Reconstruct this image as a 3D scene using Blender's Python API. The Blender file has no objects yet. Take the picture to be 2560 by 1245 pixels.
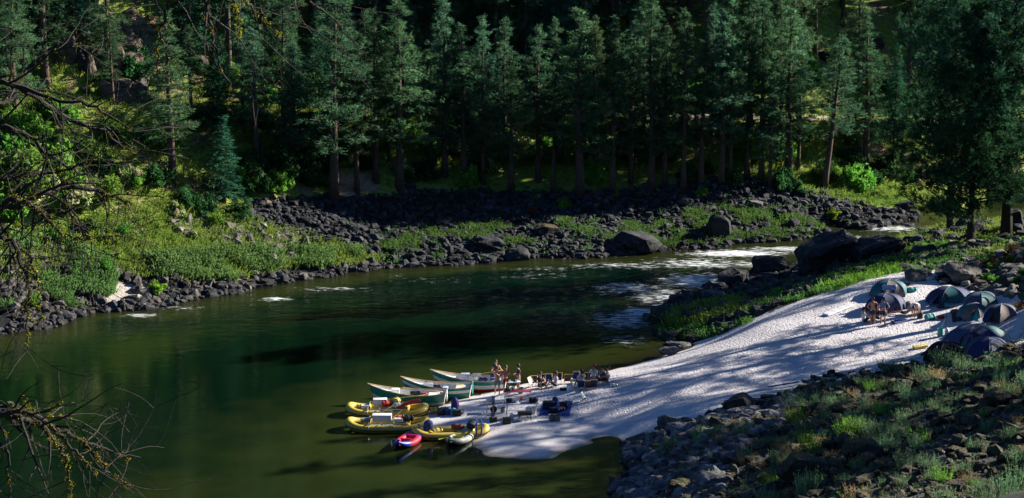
import bpy, bmesh, math, random
import numpy as np
from mathutils import Vector, Matrix, Euler, Quaternion
R = math.radians
random.seed(7); rng = np.random.default_rng(11)
scene = bpy.context.scene
COL = scene.collection

# ------------------------------------------------------------------ camera model
F = 6000.0; HC = 40.0; PITCH = R(11.5)
CP, SP = math.cos(PITCH), math.sin(PITCH)
def ray(px, py):
    x = (px-1280)/F; u = -(py-622.5)/F
    return np.array([x, CP+u*SP, -SP+u*CP])
def at_z(px, py, z=0.0):
    d = ray(px, py); t = (z-HC)/d[2]
    return np.array([d[0]*t, d[1]*t, z])
def at_y(px, py, y):
    d = ray(px, py); t = y/d[1]
    return np.array([d[0]*t, y, HC+d[2]*t])
def to_px(x, y, z):
    zz = z-HC
    f = y*CP-zz*SP; u = y*SP+zz*CP
    return 1280+F*x/f, 622.5-F*u/f

# ------------------------------------------------------------------ noise
def _hash(ix, iy, s):
    h = (ix.astype(np.int64)*374761393 + iy.astype(np.int64)*668265263 + s*1442695041) & 0xffffffff
    h = ((h ^ (h >> 13))*1274126177) & 0xffffffff
    return ((h ^ (h >> 16)) & 0xffff)/65535.0
def vnoise(x, y, s=0):
    x = np.asarray(x, float); y = np.asarray(y, float)
    ix = np.floor(x); iy = np.floor(y); fx = x-ix; fy = y-iy
    fx = fx*fx*(3-2*fx); fy = fy*fy*(3-2*fy)
    a = _hash(ix, iy, s); b = _hash(ix+1, iy, s); c = _hash(ix, iy+1, s); d = _hash(ix+1, iy+1, s)
    return (a*(1-fx)+b*fx)*(1-fy)+(c*(1-fx)+d*fx)*fy
def fbm(x, y, s=0, o=4):
    v = 0; a = .5
    for k in range(o):
        v = v+a*(vnoise(x, y, s+k*17)-.5)*2; x = x*2.03; y = y*2.03; a *= .5
    return v
def sm(a, b, v):
    t = np.clip((v-a)/(b-a), 0, 1); return t*t*(3-2*t)

# ------------------------------------------------------------------ terrain control points
far_line = [(-500,900),(-250,868),(0,832),(160,803),(330,775),(450,752),(560,735),(700,705),(800,690),(900,675),(1000,665),(1100,660),(1200,655),(1300,642),(1400,642),(1500,640),(1650,625),(1800,617),(1900,606),(2000,596),(2080,585),(2150,572),(2220,560),(2290,545),(2400,528),(2600,515),(2850,505)]
near_line = [(1300,1500),(1480,1300),(1530,1245),(1545,1210),(1590,1180),(1545,1150),(1560,1125),(1550,1098),(1480,1112),(1400,1134),(1300,1143),(1210,1132),(1170,1108),(1110,1085),(1050,1060),(1060,1035),(1120,1010),(1190,990),(1260,972),(1310,960),(1400,948),(1530,925),(1650,893),(1740,862),(1690,845),(1650,830),(1620,800),(1650,765),(1740,735),(1830,705),(1900,684),(2000,655),(2150,625),(2250,595),(2330,572),(2500,556),(2850,545)]
ctrl = []
def wp(p, z=0.0): return at_z(p[0], p[1], z)
def offs(line, d, z, sgn):
    pts = [wp(p) for p in line]
    for i, p in enumerate(pts):
        a = pts[max(0, i-1)]; b = pts[min(len(pts)-1, i+1)]
        t = b-a; n = np.array([-t[1], t[0]])/max(1e-6, np.hypot(t[0], t[1]))*sgn
        ctrl.append((p[0]+n[0]*d, p[1]+n[1]*d, z))
for l in (far_line, near_line):
    for p in l:
        w = wp(p); ctrl.append((w[0], w[1], 0.0))
offs(far_line, 2.5, .75, 1); offs(far_line, 3.0, -0.9, -1)
_tip = [(1550,1101),(1480,1108),(1400,1130),(1300,1139),(1210,1128),(1170,1104)]
for _a in (1.0,):
    for _p in _tip:
        w = wp(_p); ctrl.append((w[0]+(.3 if _p[0] < 1250 else 0), w[1]+1.3, .07)); ctrl.append((w[0]-.2, w[1]-1.6, -.10)); ctrl.append((w[0]+.2, w[1]+3.2, .2))
river = [(300,1000,-2.2),(0,1000,-2.2),(-400,1100,-2.2),(600,900,-2.4),(300,870,-2.0),(900,800,-2.4),(1200,760,-2.4),(1250,850,-2.2),(1500,730,-2),(1450,850,-2),(1000,900,-2.2),(800,1000,-1.8),(500,1150,-1.6),(700,1200,-1.2),(1000,1200,-.8),(1250,1200,-.7),(1450,1180,-.7),(900,1110,-.7),(780,1050,-1.4),(1100,1140,-.4),(980,1060,-.35),(900,1020,-1.0),(100,1245,-1.8),(1100,1320,-1),(600,1400,-1.4),(1700,690,-1.3),(1900,650,-1.3),(2080,605,-1.2),(2300,558,-1.2),(2500,538,-1.2),(2800,527,-1.2),(1500,870,-2.2),(1600,845,-1.5),(1350,900,-2.2),(1100,940,-2.0),(1250,930,-1.9)]
land = [(1300,1060,.35),(1200,1050,.2),(1400,1000,.6),(1500,1000,.85),(1560,930,.55),(1560,1050,.7),(1700,900,1.1),(1790,868,1.5),(1700,950,1.5),(1700,1030,1.1),(1640,1070,.7),(1900,815,2.2),(1900,900,2.1),(2050,745,3.2),(2150,708,3.7),(2270,684,3.9),(2100,800,2.9),(2200,830,2.9),(2300,780,3.3),(2450,720,4.0),(2300,880,2.7),(2000,960,1.8),(2100,920,2.2),(1920,980,1.7),
 (1760,800,.7),(1700,800,.5),(1850,770,.7),(1950,720,.9),(2050,690,1.3),(2000,700,1.0),(2150,655,2.0),(2250,630,2.4),(2400,600,3.2),(2400,660,3.8),(2350,600,2.8),(2560,600,3.8),(2700,580,4),
 (1700,1100,1.5),(1800,1050,1.6),(1650,1150,1.3),(1650,1245,1.8),(1800,1150,2.6),(1800,1245,3.2),(2000,1050,2.9),(2200,960,3.4),(2400,930,4.2),(2560,880,5.0),(2000,1245,5.2),(2000,1150,4.1),(2300,1245,7.5),(2300,1100,5.6),(2560,1245,10),(2560,1050,8),(2480,850,3.6),(2560,780,4.6),(2560,690,5.0),(2800,900,9),(2800,700,8),(2850,1245,15),(2700,600,5.5),
]
farland = [(0,700,.42),(0,600,.45),(-400,650,.45),(0,420,.52),(0,260,.52),(0,0,.6),(-400,0,.6),(-400,260,.52),
 (400,660,.38),(400,600,.42),(400,420,.5),(400,268,.5),(400,0,.58),(650,600,.35),(850,600,.3),(820,500,.34),(700,420,.42),(750,285,.48),(750,0,.56),(1000,590,.25),(1050,480,.3),
 (1280,600,.22),(1280,540,.25),(1280,480,.28),(1280,400,.34),(1280,278,.42),(1280,0,.52),(1600,560,.22),(1650,480,.27),(1700,400,.34),(1700,288,.42),(1700,0,.52),
 (2000,530,.24),(2060,470,.28),(2000,400,.34),(2100,302,.4),(2200,0,.52),(2250,500,.28),(2350,430,.34),(2400,300,.42),(2500,460,.3),(2800,450,.3),(2800,300,.42),(2800,0,.52)]
_fl = [wp(p) for p in far_line]
for px, py, sl_ in farland:
    d = ray(px, py); k = -d[2]/d[1]; D = 190.0
    for _ in range(20):
        x = d[0]/d[1]*D; Ds = np.interp(x, [q[0] for q in _fl], [q[1] for q in _fl]); D = (HC+sl_*Ds)/(sl_+k)
    ctrl.append((x, D, HC-k*D))
for px, py, z in river+land:
    w = at_z(px, py, z); ctrl.append((w[0], w[1], z))
ctrl += [(-60,270,55),(0,270,42),(60,270,40),(110,270,40),(-60,340,95),(0,340,85),(60,340,80),(120,340,80),(-120,230,45),(-120,170,8),(-120,280,75),(-120,120,-2),(-60,110,-2),(-20,105,-1.5),(130,210,2.5),(130,190,-1),(130,240,18),(140,160,12),
 (0,0,37.3),(-30,0,38),(30,0,40),(0,20,30),(-30,22,27),(0,50,17),(0,80,5),(-30,80,3),(-60,60,8),(-60,0,36),(60,0,50),(60,50,38),(60,100,26),(40,100,14),(25,100,5),(25,70,14),(10,100,1),(90,140,26),(120,100,45),(120,0,60),(-120,60,6),(-120,0,35)]
C = np.array(ctrl)
def _phi(r2): return .5*r2*np.log(r2+1e-9)
_n = len(C); SC = 50.0
_X = C[:, :2]/SC
_d2 = ((_X[:, None]-_X[None])**2).sum(-1)
A = np.zeros((_n+3, _n+3)); A[:_n, :_n] = _phi(_d2)+np.eye(_n)*2e-4
A[:_n, _n] = 1; A[:_n, _n+1:] = _X; A[_n, :_n] = 1; A[_n+1:, :_n] = _X.T
W = np.linalg.solve(A, np.concatenate([C[:, 2], [0, 0, 0]]))
def base_h(x, y):
    P = np.stack([np.ravel(x), np.ravel(y)], 1)/SC
    out = np.empty(len(P))
    for i in range(0, len(P), 20000):
        p = P[i:i+20000]
        d2 = ((p[:, None]-_X[None])**2).sum(-1)
        out[i:i+20000] = _phi(d2)@W[:_n]+W[_n]+p@W[_n+1:]
    return out.reshape(np.shape(x))

# ------------------------------------------------------------------ zones (pixel polygons)
def inpoly(poly, px, py):
    px = np.asarray(px, float); py = np.asarray(py, float); c = np.zeros(px.shape, bool); n = len(poly)
    for i in range(n):
        x1, y1 = poly[i]; x2, y2 = poly[(i+1) % n]
        if y1 == y2: continue
        m = ((y1 > py) != (y2 > py)) & (px < (x2-x1)*(py-y1)/(y2-y1)+x1)
        c ^= m
    return c
SAND = [(1020,1030),(1150,1000),(1310,950),(1530,912),(1700,870),(1800,838),(1900,790),(2020,740),(2130,700),(2270,672),(2360,672),(2340,700),(2400,720),(2480,735),(2640,760),(2640,850),(2540,868),(2400,890),(2290,912),(2150,935),(2020,958),(1990,985),(1890,1010),(1810,1030),(1760,1050),(1650,1072),(1570,1096),(1500,1135),(1300,1175),(1100,1140),(1000,1090)]
xs = np.concatenate([np.arange(-130,-50,3.0), np.arange(-50,52,.4), np.arange(52,145,2.5)])
ys = np.concatenate([np.arange(-20,108,3.0), np.arange(108,245,.4), np.arange(245,350,3.0)])
GX, GY = np.meshgrid(xs, ys)
H = base_h(GX, GY)
_px, _py = to_px(GX, GY, np.minimum(H, 60))
LSAND = [(240,735),(300,705),(370,712),(350,745),(270,765)]
SANDM = inpoly(SAND, _px, _py) & (GY > 110)
# noise by distance from waterline and zone
_amp = np.clip(np.abs(H)/1.5, 0.15, 1)
FARM = (GY > at_z(1280, 700)[1]) & (GY > 160-GX*0.0) & (~SANDM)
H0 = H.copy()
H = H+np.where(SANDM, .05*fbm(GX*.35, GY*.35, 3), _amp*(.35*fbm(GX*.5, GY*.5, 5)+.9*fbm(GX*.09, GY*.09, 9, 3)*np.clip(H/6, 0, 1)))
# ridges of footprints and wind on the dry sand
H = H+np.where(SANDM, .045*fbm(GX*1.3, GY*1.3, 21, 2), 0)
# road bench on the far hillside
road_px = [(-500,262),(-100,258),(100,255),(340,262),(500,270),(700,281),(850,283),(1100,282),(1300,281),(1500,286),(1700,290),(1900,295),(2150,301),(2400,304),(2850,306)]
def surf_y(px, py):      # base terrain hit on the far side
    d = ray(px, py); lo = 165.0; hi = 330.0
    tt = np.arange(lo, hi, .25); x = d[0]/d[1]*tt; z = HC+d[2]/d[1]*tt
    hh = base_h(x, tt); i = np.argmax(hh > z); return x[i], tt[i], hh[i]
road = np.array([surf_y(*p) for p in road_px])
_rx = np.linspace(road[0, 0], road[-1, 0], 200)
_ry = np.interp(_rx, road[:, 0], road[:, 1]); _rz = np.interp(_rx, road[:, 0], road[:, 2])
_k = np.ones(15)/15
_ry = np.convolve(np.pad(_ry, 7, 'edge'), _k, 'valid'); _rz = np.convolve(np.pad(_rz, 7, 'edge'), _k, 'valid')
RY = np.interp(GX, _rx, _ry); RZ = np.interp(GX, _rx, _rz)
_w = 1-sm(1.6, 3.2, np.abs(GY-RY))
H = H*(1-_w)+RZ*_w
def height(x, y):
    x = np.asarray(x, float); y = np.asarray(y, float)
    i = np.clip(np.searchsorted(xs, x)-1, 0, len(xs)-2); j = np.clip(np.searchsorted(ys, y)-1, 0, len(ys)-2)
    fx = np.clip((x-xs[i])/(xs[i+1]-xs[i]), 0, 1); fy = np.clip((y-ys[j])/(ys[j+1]-ys[j]), 0, 1)
    return (H[j, i]*(1-fx)+H[j, i+1]*fx)*(1-fy)+(H[j+1, i]*(1-fx)+H[j+1, i+1]*fx)*fy
_tt = np.arange(95, 330, .1)
def gp(px, py, far=False):
    """point where the ray through a photo position meets the ground"""
    d = ray(px, py); t = _tt if not far else _tt[_tt > 160]
    x = d[0]/d[1]*t; z = HC+d[2]/d[1]*t
    hh = np.maximum(height(x, t), 0)
    i = int(np.argmax(hh >= z)); 
    return Vector((float(x[i]), float(t[i]), float(height(x[i], t[i]))))

# ------------------------------------------------------------------ materials
MATS = {}
def nodes(name):
    m = bpy.data.materials.new(name); m.use_nodes = True
    nt = m.node_tree; nt.nodes.clear(); return m, nt
class NB:
    def __init__(s, nt): s.nt = nt
    def n(s, t, **k):
        nd = s.nt.nodes.new(t)
        for a, b in k.items():
            if a[0] == 'i' and a[1:].isdigit(): nd.inputs[int(a[1:])].default_value = b
            elif a.startswith('I_'): nd.inputs[a[2:].replace('_', ' ')].default_value = b
            else: setattr(nd, a, b)
        return nd
    def l(s, a, b): s.nt.links.new(a, b)
    def noise(s, scale, detail=3, vec=None, rough=.55):
        n = s.n('ShaderNodeTexNoise'); n.inputs['Scale'].default_value = scale; n.inputs['Detail'].default_value = detail; n.inputs['Roughness'].default_value = rough
        if vec is not None: s.l(vec, n.inputs['Vector'])
        return n.outputs['Fac']
    def ramp(s, fac, stops):
        r = s.n('ShaderNodeValToRGB'); e = r.color_ramp.elements
        while len(e) < len(stops): e.new(.5)
        for i, (p, c) in enumerate(stops): e[i].position = p; e[i].color = (*c, 1) if len(c) == 3 else c
        s.l(fac, r.inputs[0]); return r.outputs[0]
    def mix(s, fac, a, b, mode='MIX'):
        m = s.n('ShaderNodeMix', data_type='RGBA', blend_type=mode)
        for sock, v in ((m.inputs[0], fac), (m.inputs[6], a), (m.inputs[7], b)):
            if isinstance(v, (int, float)): sock.default_value = v
            elif isinstance(v, tuple): sock.default_value = (*v, 1)
            else: s.l(v, sock)
        return m.outputs[2]
    def math(s, op, a, b=0.0, c=None, clamp=False):
        m = s.n('ShaderNodeMath', operation=op, use_clamp=clamp)
        for i, v in enumerate((a, b, c)):
            if v is None: continue
            if isinstance(v, (int, float)): m.inputs[i].default_value = v
            else: s.l(v, m.inputs[i])
        return m.outputs[0]
    def attr(s, name): return s.n('ShaderNodeAttribute', attribute_name=name)
def simple(name, col, rough=.6, metal=0.0, var=.18, scale=6.0, bump=0.0, trans=0.0, coat=0.0):
    if name in MATS: return MATS[name]
    m, nt = nodes(name); b = NB(nt)
    g = b.n('ShaderNodeTexCoord').outputs['Object']
    f = b.noise(scale, 4, g)
    dk = tuple(c*(1-var) for c in col); lt = tuple(min(1, c*(1+var)) for c in col)
    c = b.ramp(f, [(.3, dk), (.7, lt)])
    p = b.n('ShaderNodeBsdfPrincipled'); b.l(c, p.inputs['Base Color'])
    p.inputs['Roughness'].default_value = rough; p.inputs['Metallic'].default_value = metal
    if coat: p.inputs['Coat Weight'].default_value = coat
    if bump:
        bp = b.n('ShaderNodeBump'); bp.inputs['Strength'].default_value = bump; bp.inputs['Distance'].default_value = .03
        b.l(b.noise(scale*5, 3, g), bp.inputs['Height']); b.l(bp.outputs[0], p.inputs['Normal'])
    o = b.n('ShaderNodeOutputMaterial')
    out = p.outputs[0]
    if trans:
        t = b.n('ShaderNodeBsdfTranslucent'); b.l(c, t.inputs[0]); mx = b.n('ShaderNodeMixShader', i0=trans)
        b.l(out, mx.inputs[1]); b.l(t.outputs[0], mx.inputs[2]); out = mx.outputs[0]
    b.l(out, o.inputs[0]); MATS[name] = m; return m
def foliage(name, c1, c2, trans=.35, c3=None, rnd=True):
    m, nt = nodes(name); b = NB(nt)
    geo = b.n('ShaderNodeNewGeometry').outputs['Position']
    oi = b.n('ShaderNodeObjectInfo').outputs['Random']
    f = b.noise(.9, 3, geo)
    c = b.ramp(f, [(.32, c1), (.68, c2)])
    if rnd:
        rr = b.attr('rnd').outputs['Fac']
        v = b.math('MULTIPLY_ADD', rr, .8, .6)
        v2 = b.math('MULTIPLY_ADD', oi, .5, .75)
        v = b.math('MULTIPLY', v, v2)
        cc = b.n('ShaderNodeHueSaturation'); b.l(c, cc.inputs['Color']); b.l(v, cc.inputs['Value'])
        hh = b.math('MULTIPLY_ADD', oi, .05, .475); b.l(hh, cc.inputs['Hue'])
        c = cc.outputs[0]
        if c3: c = b.mix(b.math('GREATER_THAN', rr, .86), c, c3)
    d = b.n('ShaderNodeBsdfDiffuse'); b.l(c, d.inputs[0])
    t = b.n('ShaderNodeBsdfTranslucent'); b.l(c, t.inputs[0])
    mx = b.n('ShaderNodeMixShader', i0=trans); b.l(d.outputs[0], mx.inputs[1]); b.l(t.outputs[0], mx.inputs[2])
    gl = b.n('ShaderNodeBsdfGlossy'); gl.inputs['Roughness'].default_value = .6; gl.inputs[0].default_value = (.5, .55, .5, 1)
    mx2 = b.n('ShaderNodeMixShader', i0=.02); b.l(mx.outputs[0], mx2.inputs[1]); b.l(gl.outputs[0], mx2.inputs[2])
    o = b.n('ShaderNodeOutputMaterial'); b.l(mx2.outputs[0], o.inputs[0]); MATS[name] = m; return m
def rockmat(name, c1, c2, c3, bump=.6, moss=None):
    m, nt = nodes(name); b = NB(nt)
    geo = b.n('ShaderNodeNewGeometry'); pos = geo.outputs['Position']
    f = b.noise(1.7, 5, pos); f2 = b.noise(9, 4, pos)
    c = b.ramp(f, [(.3, c1), (.55, c2), (.75, c3)])
    rr = b.attr('rnd').outputs['Fac']; oi = b.n('ShaderNodeObjectInfo').outputs['Random']
    cc = b.n('ShaderNodeHueSaturation'); b.l(c, cc.inputs['Color'])
    v = b.math('MULTIPLY', b.math('MULTIPLY_ADD', rr, 1.3, .45), b.math('MULTIPLY_ADD', f2, 1.2, .4)); b.l(v, cc.inputs['Value'])
    c = cc.outputs[0]
    if moss:
        sx = b.n('ShaderNodeSeparateXYZ'); b.l(geo.outputs['Normal'], sx.inputs[0])
        mf = b.math('MULTIPLY', b.math('GREATER_THAN', sx.outputs[2], .6), b.math('GREATER_THAN', f2, .5))
        c = b.mix(mf, c, moss)
    p = b.n('ShaderNodeBsdfPrincipled'); b.l(c, p.inputs['Base Color']); p.inputs['Roughness'].default_value = .85; p.inputs['Specular IOR Level'].default_value = .3
    bp = b.n('ShaderNodeBump'); bp.inputs['Strength'].default_value = bump; bp.inputs['Distance'].default_value = .15
    b.l(b.noise(5, 5, pos), bp.inputs['Height']); b.l(bp.outputs[0], p.inputs['Normal'])
    o = b.n('ShaderNodeOutputMaterial'); b.l(p.outputs[0], o.inputs[0]); MATS[name] = m; return m

# ------------------------------------------------------------------ object helpers
def tag(o, label=None, cat=None, group=None, kind=None):
    if label: o['label'] = label
    if cat: o['category'] = cat
    if group: o['group'] = group
    if kind: o['kind'] = kind
    return o
def link(o, parent=None):
    COL.objects.link(o)
    if parent is not None: o.parent = parent
    return o
def empty(name, loc=(0, 0, 0), rz=0.0, scale=1.0):
    o = bpy.data.objects.new(name, None); link(o); o.location = loc; o.rotation_euler = (0, 0, rz); o.scale = (scale,)*3
    o.empty_display_size = .2; return o
def mesh_np(name, V, Fc, mat=None, smooth=False, rnd=None):
    """V (n,3), Fc (m,k) uniform face size"""
    me = bpy.data.meshes.new(name); V = np.asarray(V, np.float32); Fc = np.asarray(Fc, np.int32)
    me.vertices.add(len(V)); me.vertices.foreach_set('co', V.ravel())
    k = Fc.shape[1]; m = len(Fc)
    me.loops.add(m*k); me.loops.foreach_set('vertex_index', Fc.ravel())
    me.polygons.add(m); me.polygons.foreach_set('loop_start', np.arange(m, dtype=np.int32)*k)
    me.polygons.foreach_set('loop_total', np.full(m, k, np.int32))
    me.polygons.foreach_set('use_smooth', np.full(m, smooth))
    me.update(calc_edges=True)
    if rnd is not None:
        a = me.attributes.new('rnd', 'FLOAT', 'POINT'); a.data.foreach_set('value', np.asarray(rnd, np.float32))
    if mat: me.materials.append(mat)
    return me
def obj_me(name, me, parent=None, loc=None):
    o = bpy.data.objects.new(name, me); link(o, parent)
    if loc is not None: o.location = loc
    return o
class MB:
    """collects shapes into one mesh"""
    def __init__(s): s.V = []; s.F = []; s.M = Matrix.Identity(4)
    def add(s, vs, fs):
        n = len(s.V); s.V += [tuple(s.M@Vector(v)) for v in vs]; s.F += [tuple(i+n for i in f) for f in fs]; return s
    def box(s, c, d, rot=None, bev=0.0):
        x, y, z = (q/2 for q in d); M = Matrix.Translation(c)
        if rot: M = M@Euler(rot).to_matrix().to_4x4()
        if bev <= 0:
            vs = [(sx*x, sy*y, sz*z) for sz in (-1, 1) for sy in (-1, 1) for sx in (-1, 1)]
            s.add([M@Vector(v) for v in vs], [(0, 2, 3, 1), (4, 5, 7, 6), (0, 1, 5, 4), (2, 6, 7, 3), (0, 4, 6, 2), (1, 3, 7, 5)]); return s
        bm = bmesh.new(); bmesh.ops.create_cube(bm, size=1)
        for v in bm.verts: v.co = Vector((v.co.x*d[0], v.co.y*d[1], v.co.z*d[2]))
        bmesh.ops.bevel(bm, geom=bm.edges[:], offset=bev, segments=2, profile=.6, affect='EDGES')
        s.addbm(bm, M); return s
    def addbm(s, bm, M=Matrix.Identity(4)):
        bm.verts.ensure_lookup_table(); bm.verts.index_update()
        s.add([M@v.co for v in bm.verts], [tuple(v.index for v in f.verts) for f in bm.faces]); bm.free()
    def tube(s, pts, r, n=8, cap=True):
        pts = [Vector(p) for p in pts]; rs = r if isinstance(r, (list, tuple)) else [r]*len(pts)
        vs = []; fs = []; up = None
        for i, p in enumerate(pts):
            t = (pts[min(i+1, len(pts)-1)]-pts[max(i-1, 0)])
            if t.length < 1e-9: t = Vector((0, 0, 1))
            t.normalize()
            if up is None: up = Vector((0, 0, 1)) if abs(t.z) < .9 else Vector((1, 0, 0))
            a = up-t*up.dot(t)
            if a.length < 1e-4: a = Vector((1, .1, 0)); a = a-t*a.dot(t)
            a.normalize(); up = a; b = t.cross(a)
            for k in range(n):
                q = 2*math.pi*k/n; vs.append(p+(a*math.cos(q)+b*math.sin(q))*rs[i])
        m = len(pts)
        for i in range(m-1):
            for k in range(n):
                fs.append((i*n+k, i*n+(k+1) % n, (i+1)*n+(k+1) % n, (i+1)*n+k))
        if cap: fs.append(tuple(range(n-1, -1, -1))); fs.append(tuple((m-1)*n+k for k in range(n)))
        s.add(vs, fs); return s
    def lathe(s, prof, n=14, c=(0, 0, 0), sx=1.0, sy=1.0):
        vs = []; fs = []
        for r, z in prof:
            for k in range(n):
                q = 2*math.pi*k/n; vs.append((c[0]+r*sx*math.cos(q), c[1]+r*sy*math.sin(q), c[2]+z))
        for i in range(len(prof)-1):
            for k in range(n): fs.append((i*n+k, i*n+(k+1) % n, (i+1)*n+(k+1) % n, (i+1)*n+k))
        fs.append(tuple(range(n-1, -1, -1))); fs.append(tuple((len(prof)-1)*n+k for k in range(n)))
        s.add(vs, fs); return s
    def ball(s, c, r, seg=10, rings=7):
        r = r if isinstance(r, (tuple, list)) else (r, r, r)
        prof = [(max(.001, math.sin(math.pi*i/rings)), -math.cos(math.pi*i/rings)) for i in range(rings+1)]
        vs = []; fs = []
        for pr, pz in prof:
            for k in range(seg):
                q = 2*math.pi*k/seg; vs.append((c[0]+pr*r[0]*math.cos(q), c[1]+pr*r[1]*math.sin(q), c[2]+pz*r[2]))
        for i in range(rings):
            for k in range(seg): fs.append((i*seg+k, i*seg+(k+1) % seg, (i+1)*seg+(k+1) % seg, (i+1)*seg+k))
        s.add(vs, fs); return s
    def build(s, name, mat, parent=None, smooth=True, label=None):
        me = bpy.data.meshes.new(name); me.from_pydata(s.V, [], s.F)
        if mat: me.materials.append(mat)
        for p in me.polygons: p.use_smooth = smooth
        if smooth:
            try: me.set_sharp_from_angle(angle=R(38))
            except Exception: pass
        me.update()
        o = bpy.data.objects.new(name, me); link(o, parent)
        if label: o['label'] = label
        return o
def copy_tree(o, parent=None):
    c = o.copy(); COL.objects.link(c)
    if parent is not None: c.parent = parent
    for ch in KIDS.get(o.name, []):
        copy_tree(ch, c)
    return c
KIDS = {}
def register(root):
    for ch in [x for x in COL.objects if x.parent == root]:
        KIDS.setdefault(root.name, []).append(ch); register(ch)

# ------------------------------------------------------------------ world, sun, camera
AZ = R(67); EL = R(26)           # azimuth clockwise from +Y
world = bpy.data.worlds.new('World'); scene.world = world; world.use_nodes = True
nt = world.node_tree; nt.nodes.clear(); b = NB(nt)
sky = b.n('ShaderNodeTexSky', sky_type='NISHITA'); sky.sun_disc = False; sky.sun_elevation = EL; sky.sun_rotation = AZ; sky.altitude = 1000; sky.air_density = 1.0; sky.dust_density = .1; sky.ozone_density = 9
bg = b.n('ShaderNodeBackground'); bg.inputs['Strength'].default_value = .042; b.l(sky.outputs[0], bg.inputs[0])
o = b.n('ShaderNodeOutputWorld'); b.l(bg.outputs[0], o.inputs[0])
sl = bpy.data.lights.new('sun', 'SUN'); sl.energy = 4.9; sl.angle = R(.5); sl.color = (1, .93, .8)
so = bpy.data.objects.new('sun', sl); COL.objects.link(so)
sd = Vector((math.sin(AZ)*math.cos(EL), math.cos(AZ)*math.cos(EL), math.sin(EL)))
so.rotation_euler = sd.to_track_quat('Z', 'Y').to_euler(); so.location = (60, 60, 120)
cam = bpy.data.cameras.new('camera'); cam.lens = F/2560*36; cam.sensor_width = 36; cam.clip_end = 3000; cam.clip_start = .3
co = bpy.data.objects.new('camera', cam); COL.objects.link(co); co.location = (0, 0, HC); co.rotation_euler = (R(90)-PITCH, 0, 0)
scene.camera = co
scene.view_settings.view_transform = 'Standard'; scene.view_settings.look = 'None'; scene.view_settings.exposure = 1.45; scene.view_settings.gamma = 1
scene.cycles.max_bounces = 6; scene.cycles.diffuse_bounces = 2; scene.cycles.glossy_bounces = 3; scene.cycles.transmission_bounces = 3; scene.cycles.transparent_max_bounces = 8
scene.cycles.caustics_reflective = False; scene.cycles.caustics_refractive = False; scene.cycles.use_denoising = True
# ------------------------------------------------------------------ ground materials
def softpoly(poly, x, y, z, jit=18):
    px, py = to_px(x, y, z)
    n1 = fbm(x*.25, y*.25, 31); n2 = fbm(x*.25, y*.25, 47)
    return inpoly(poly, px+n1*jit*3, py+n2*jit)
ROCKY = [[(-400,640),(60,590),(200,620),(330,690),(450,660),(620,680),(760,660),(900,655),(760,600),(640,560),(560,520),(720,500),(850,490),(1100,480),(1500,490),(1700,470),(1900,450),(2060,480),(2150,520),(2290,520),(2400,510),(2400,545),(2100,590),(1700,630),(1300,655),(900,690),(500,765),(0,850),(-400,900)]]
m, nt = nodes('hillside_ground'); b = NB(nt)
pos = b.n('ShaderNodeNewGeometry').outputs['Position']
f = b.noise(.35, 6, pos, .65); f2 = b.noise(2.2, 6, pos, .7); f3 = b.noise(9, 3, pos)
gr = b.ramp(f2, [(.25, (.04, .075, .012)), (.42, (.14, .22, .03)), (.6, (.28, .34, .07)), (.8, (.30, .24, .11))])
di = b.ramp(f2, [(.3, (.13, .085, .05)), (.7, (.36, .25, .17))])
rk = b.ramp(f2, [(.3, (.008, .009, .012)), (.55, (.022, .024, .03)), (.75, (.06, .06, .07))])
c = b.mix(b.math('SMOOTHSTEP' if False else 'GREATER_THAN', f, .56), gr, di)
c = b.mix(b.ramp(f, [(.5, (0, 0, 0)), (.62, (1, 1, 1))]), gr, di)
c = b.mix(b.attr('rocky').outputs['Fac'], c, rk)
c = b.mix(b.attr('bare').outputs['Fac'], c, b.ramp(f2, [(.3, (.22, .13, .085)), (.7, (.52, .36, .25))]))
c = b.mix(b.attr('pale').outputs['Fac'], c, (.5, .45, .41))
p = b.n('ShaderNodeBsdfPrincipled'); b.l(c, p.inputs['Base Color']); p.inputs['Roughness'].default_value = .95; p.inputs['Specular IOR Level'].default_value = .1
bp = b.n('ShaderNodeBump'); bp.inputs['Strength'].default_value = .9; bp.inputs['Distance'].default_value = .3
b.l(b.math('ADD', f2, b.math('MULTIPLY', f3, .4)), bp.inputs['Height']); b.l(bp.outputs[0], p.inputs['Normal'])
b.l(p.outputs[0], b.n('ShaderNodeOutputMaterial').inputs[0]); M_hill = m

m, nt = nodes('near_slope_ground'); b = NB(nt)
pos = b.n('ShaderNodeNewGeometry').outputs['Position']
f = b.noise(.5, 5, pos, .6); f2 = b.noise(4, 6, pos, .7)
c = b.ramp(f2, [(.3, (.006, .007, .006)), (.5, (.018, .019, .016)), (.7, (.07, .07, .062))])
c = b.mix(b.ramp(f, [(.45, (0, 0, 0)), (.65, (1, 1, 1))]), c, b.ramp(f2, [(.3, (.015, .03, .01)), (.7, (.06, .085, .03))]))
c = b.mix(b.attr('pale').outputs['Fac'], c, b.ramp(f2, [(.3, (.3, .29, .28)), (.7, (.55, .52, .5))]))
p = b.n('ShaderNodeBsdfPrincipled'); b.l(c, p.inputs['Base Color']); p.inputs['Roughness'].default_value = .95
bp = b.n('ShaderNodeBump'); bp.inputs['Strength'].default_value = 1; bp.inputs['Distance'].default_value = .12
b.l(f2, bp.inputs['Height']); b.l(bp.outputs[0], p.inputs['Normal'])
b.l(p.outputs[0], b.n('ShaderNodeOutputMaterial').inputs[0]); M_near = m

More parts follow.
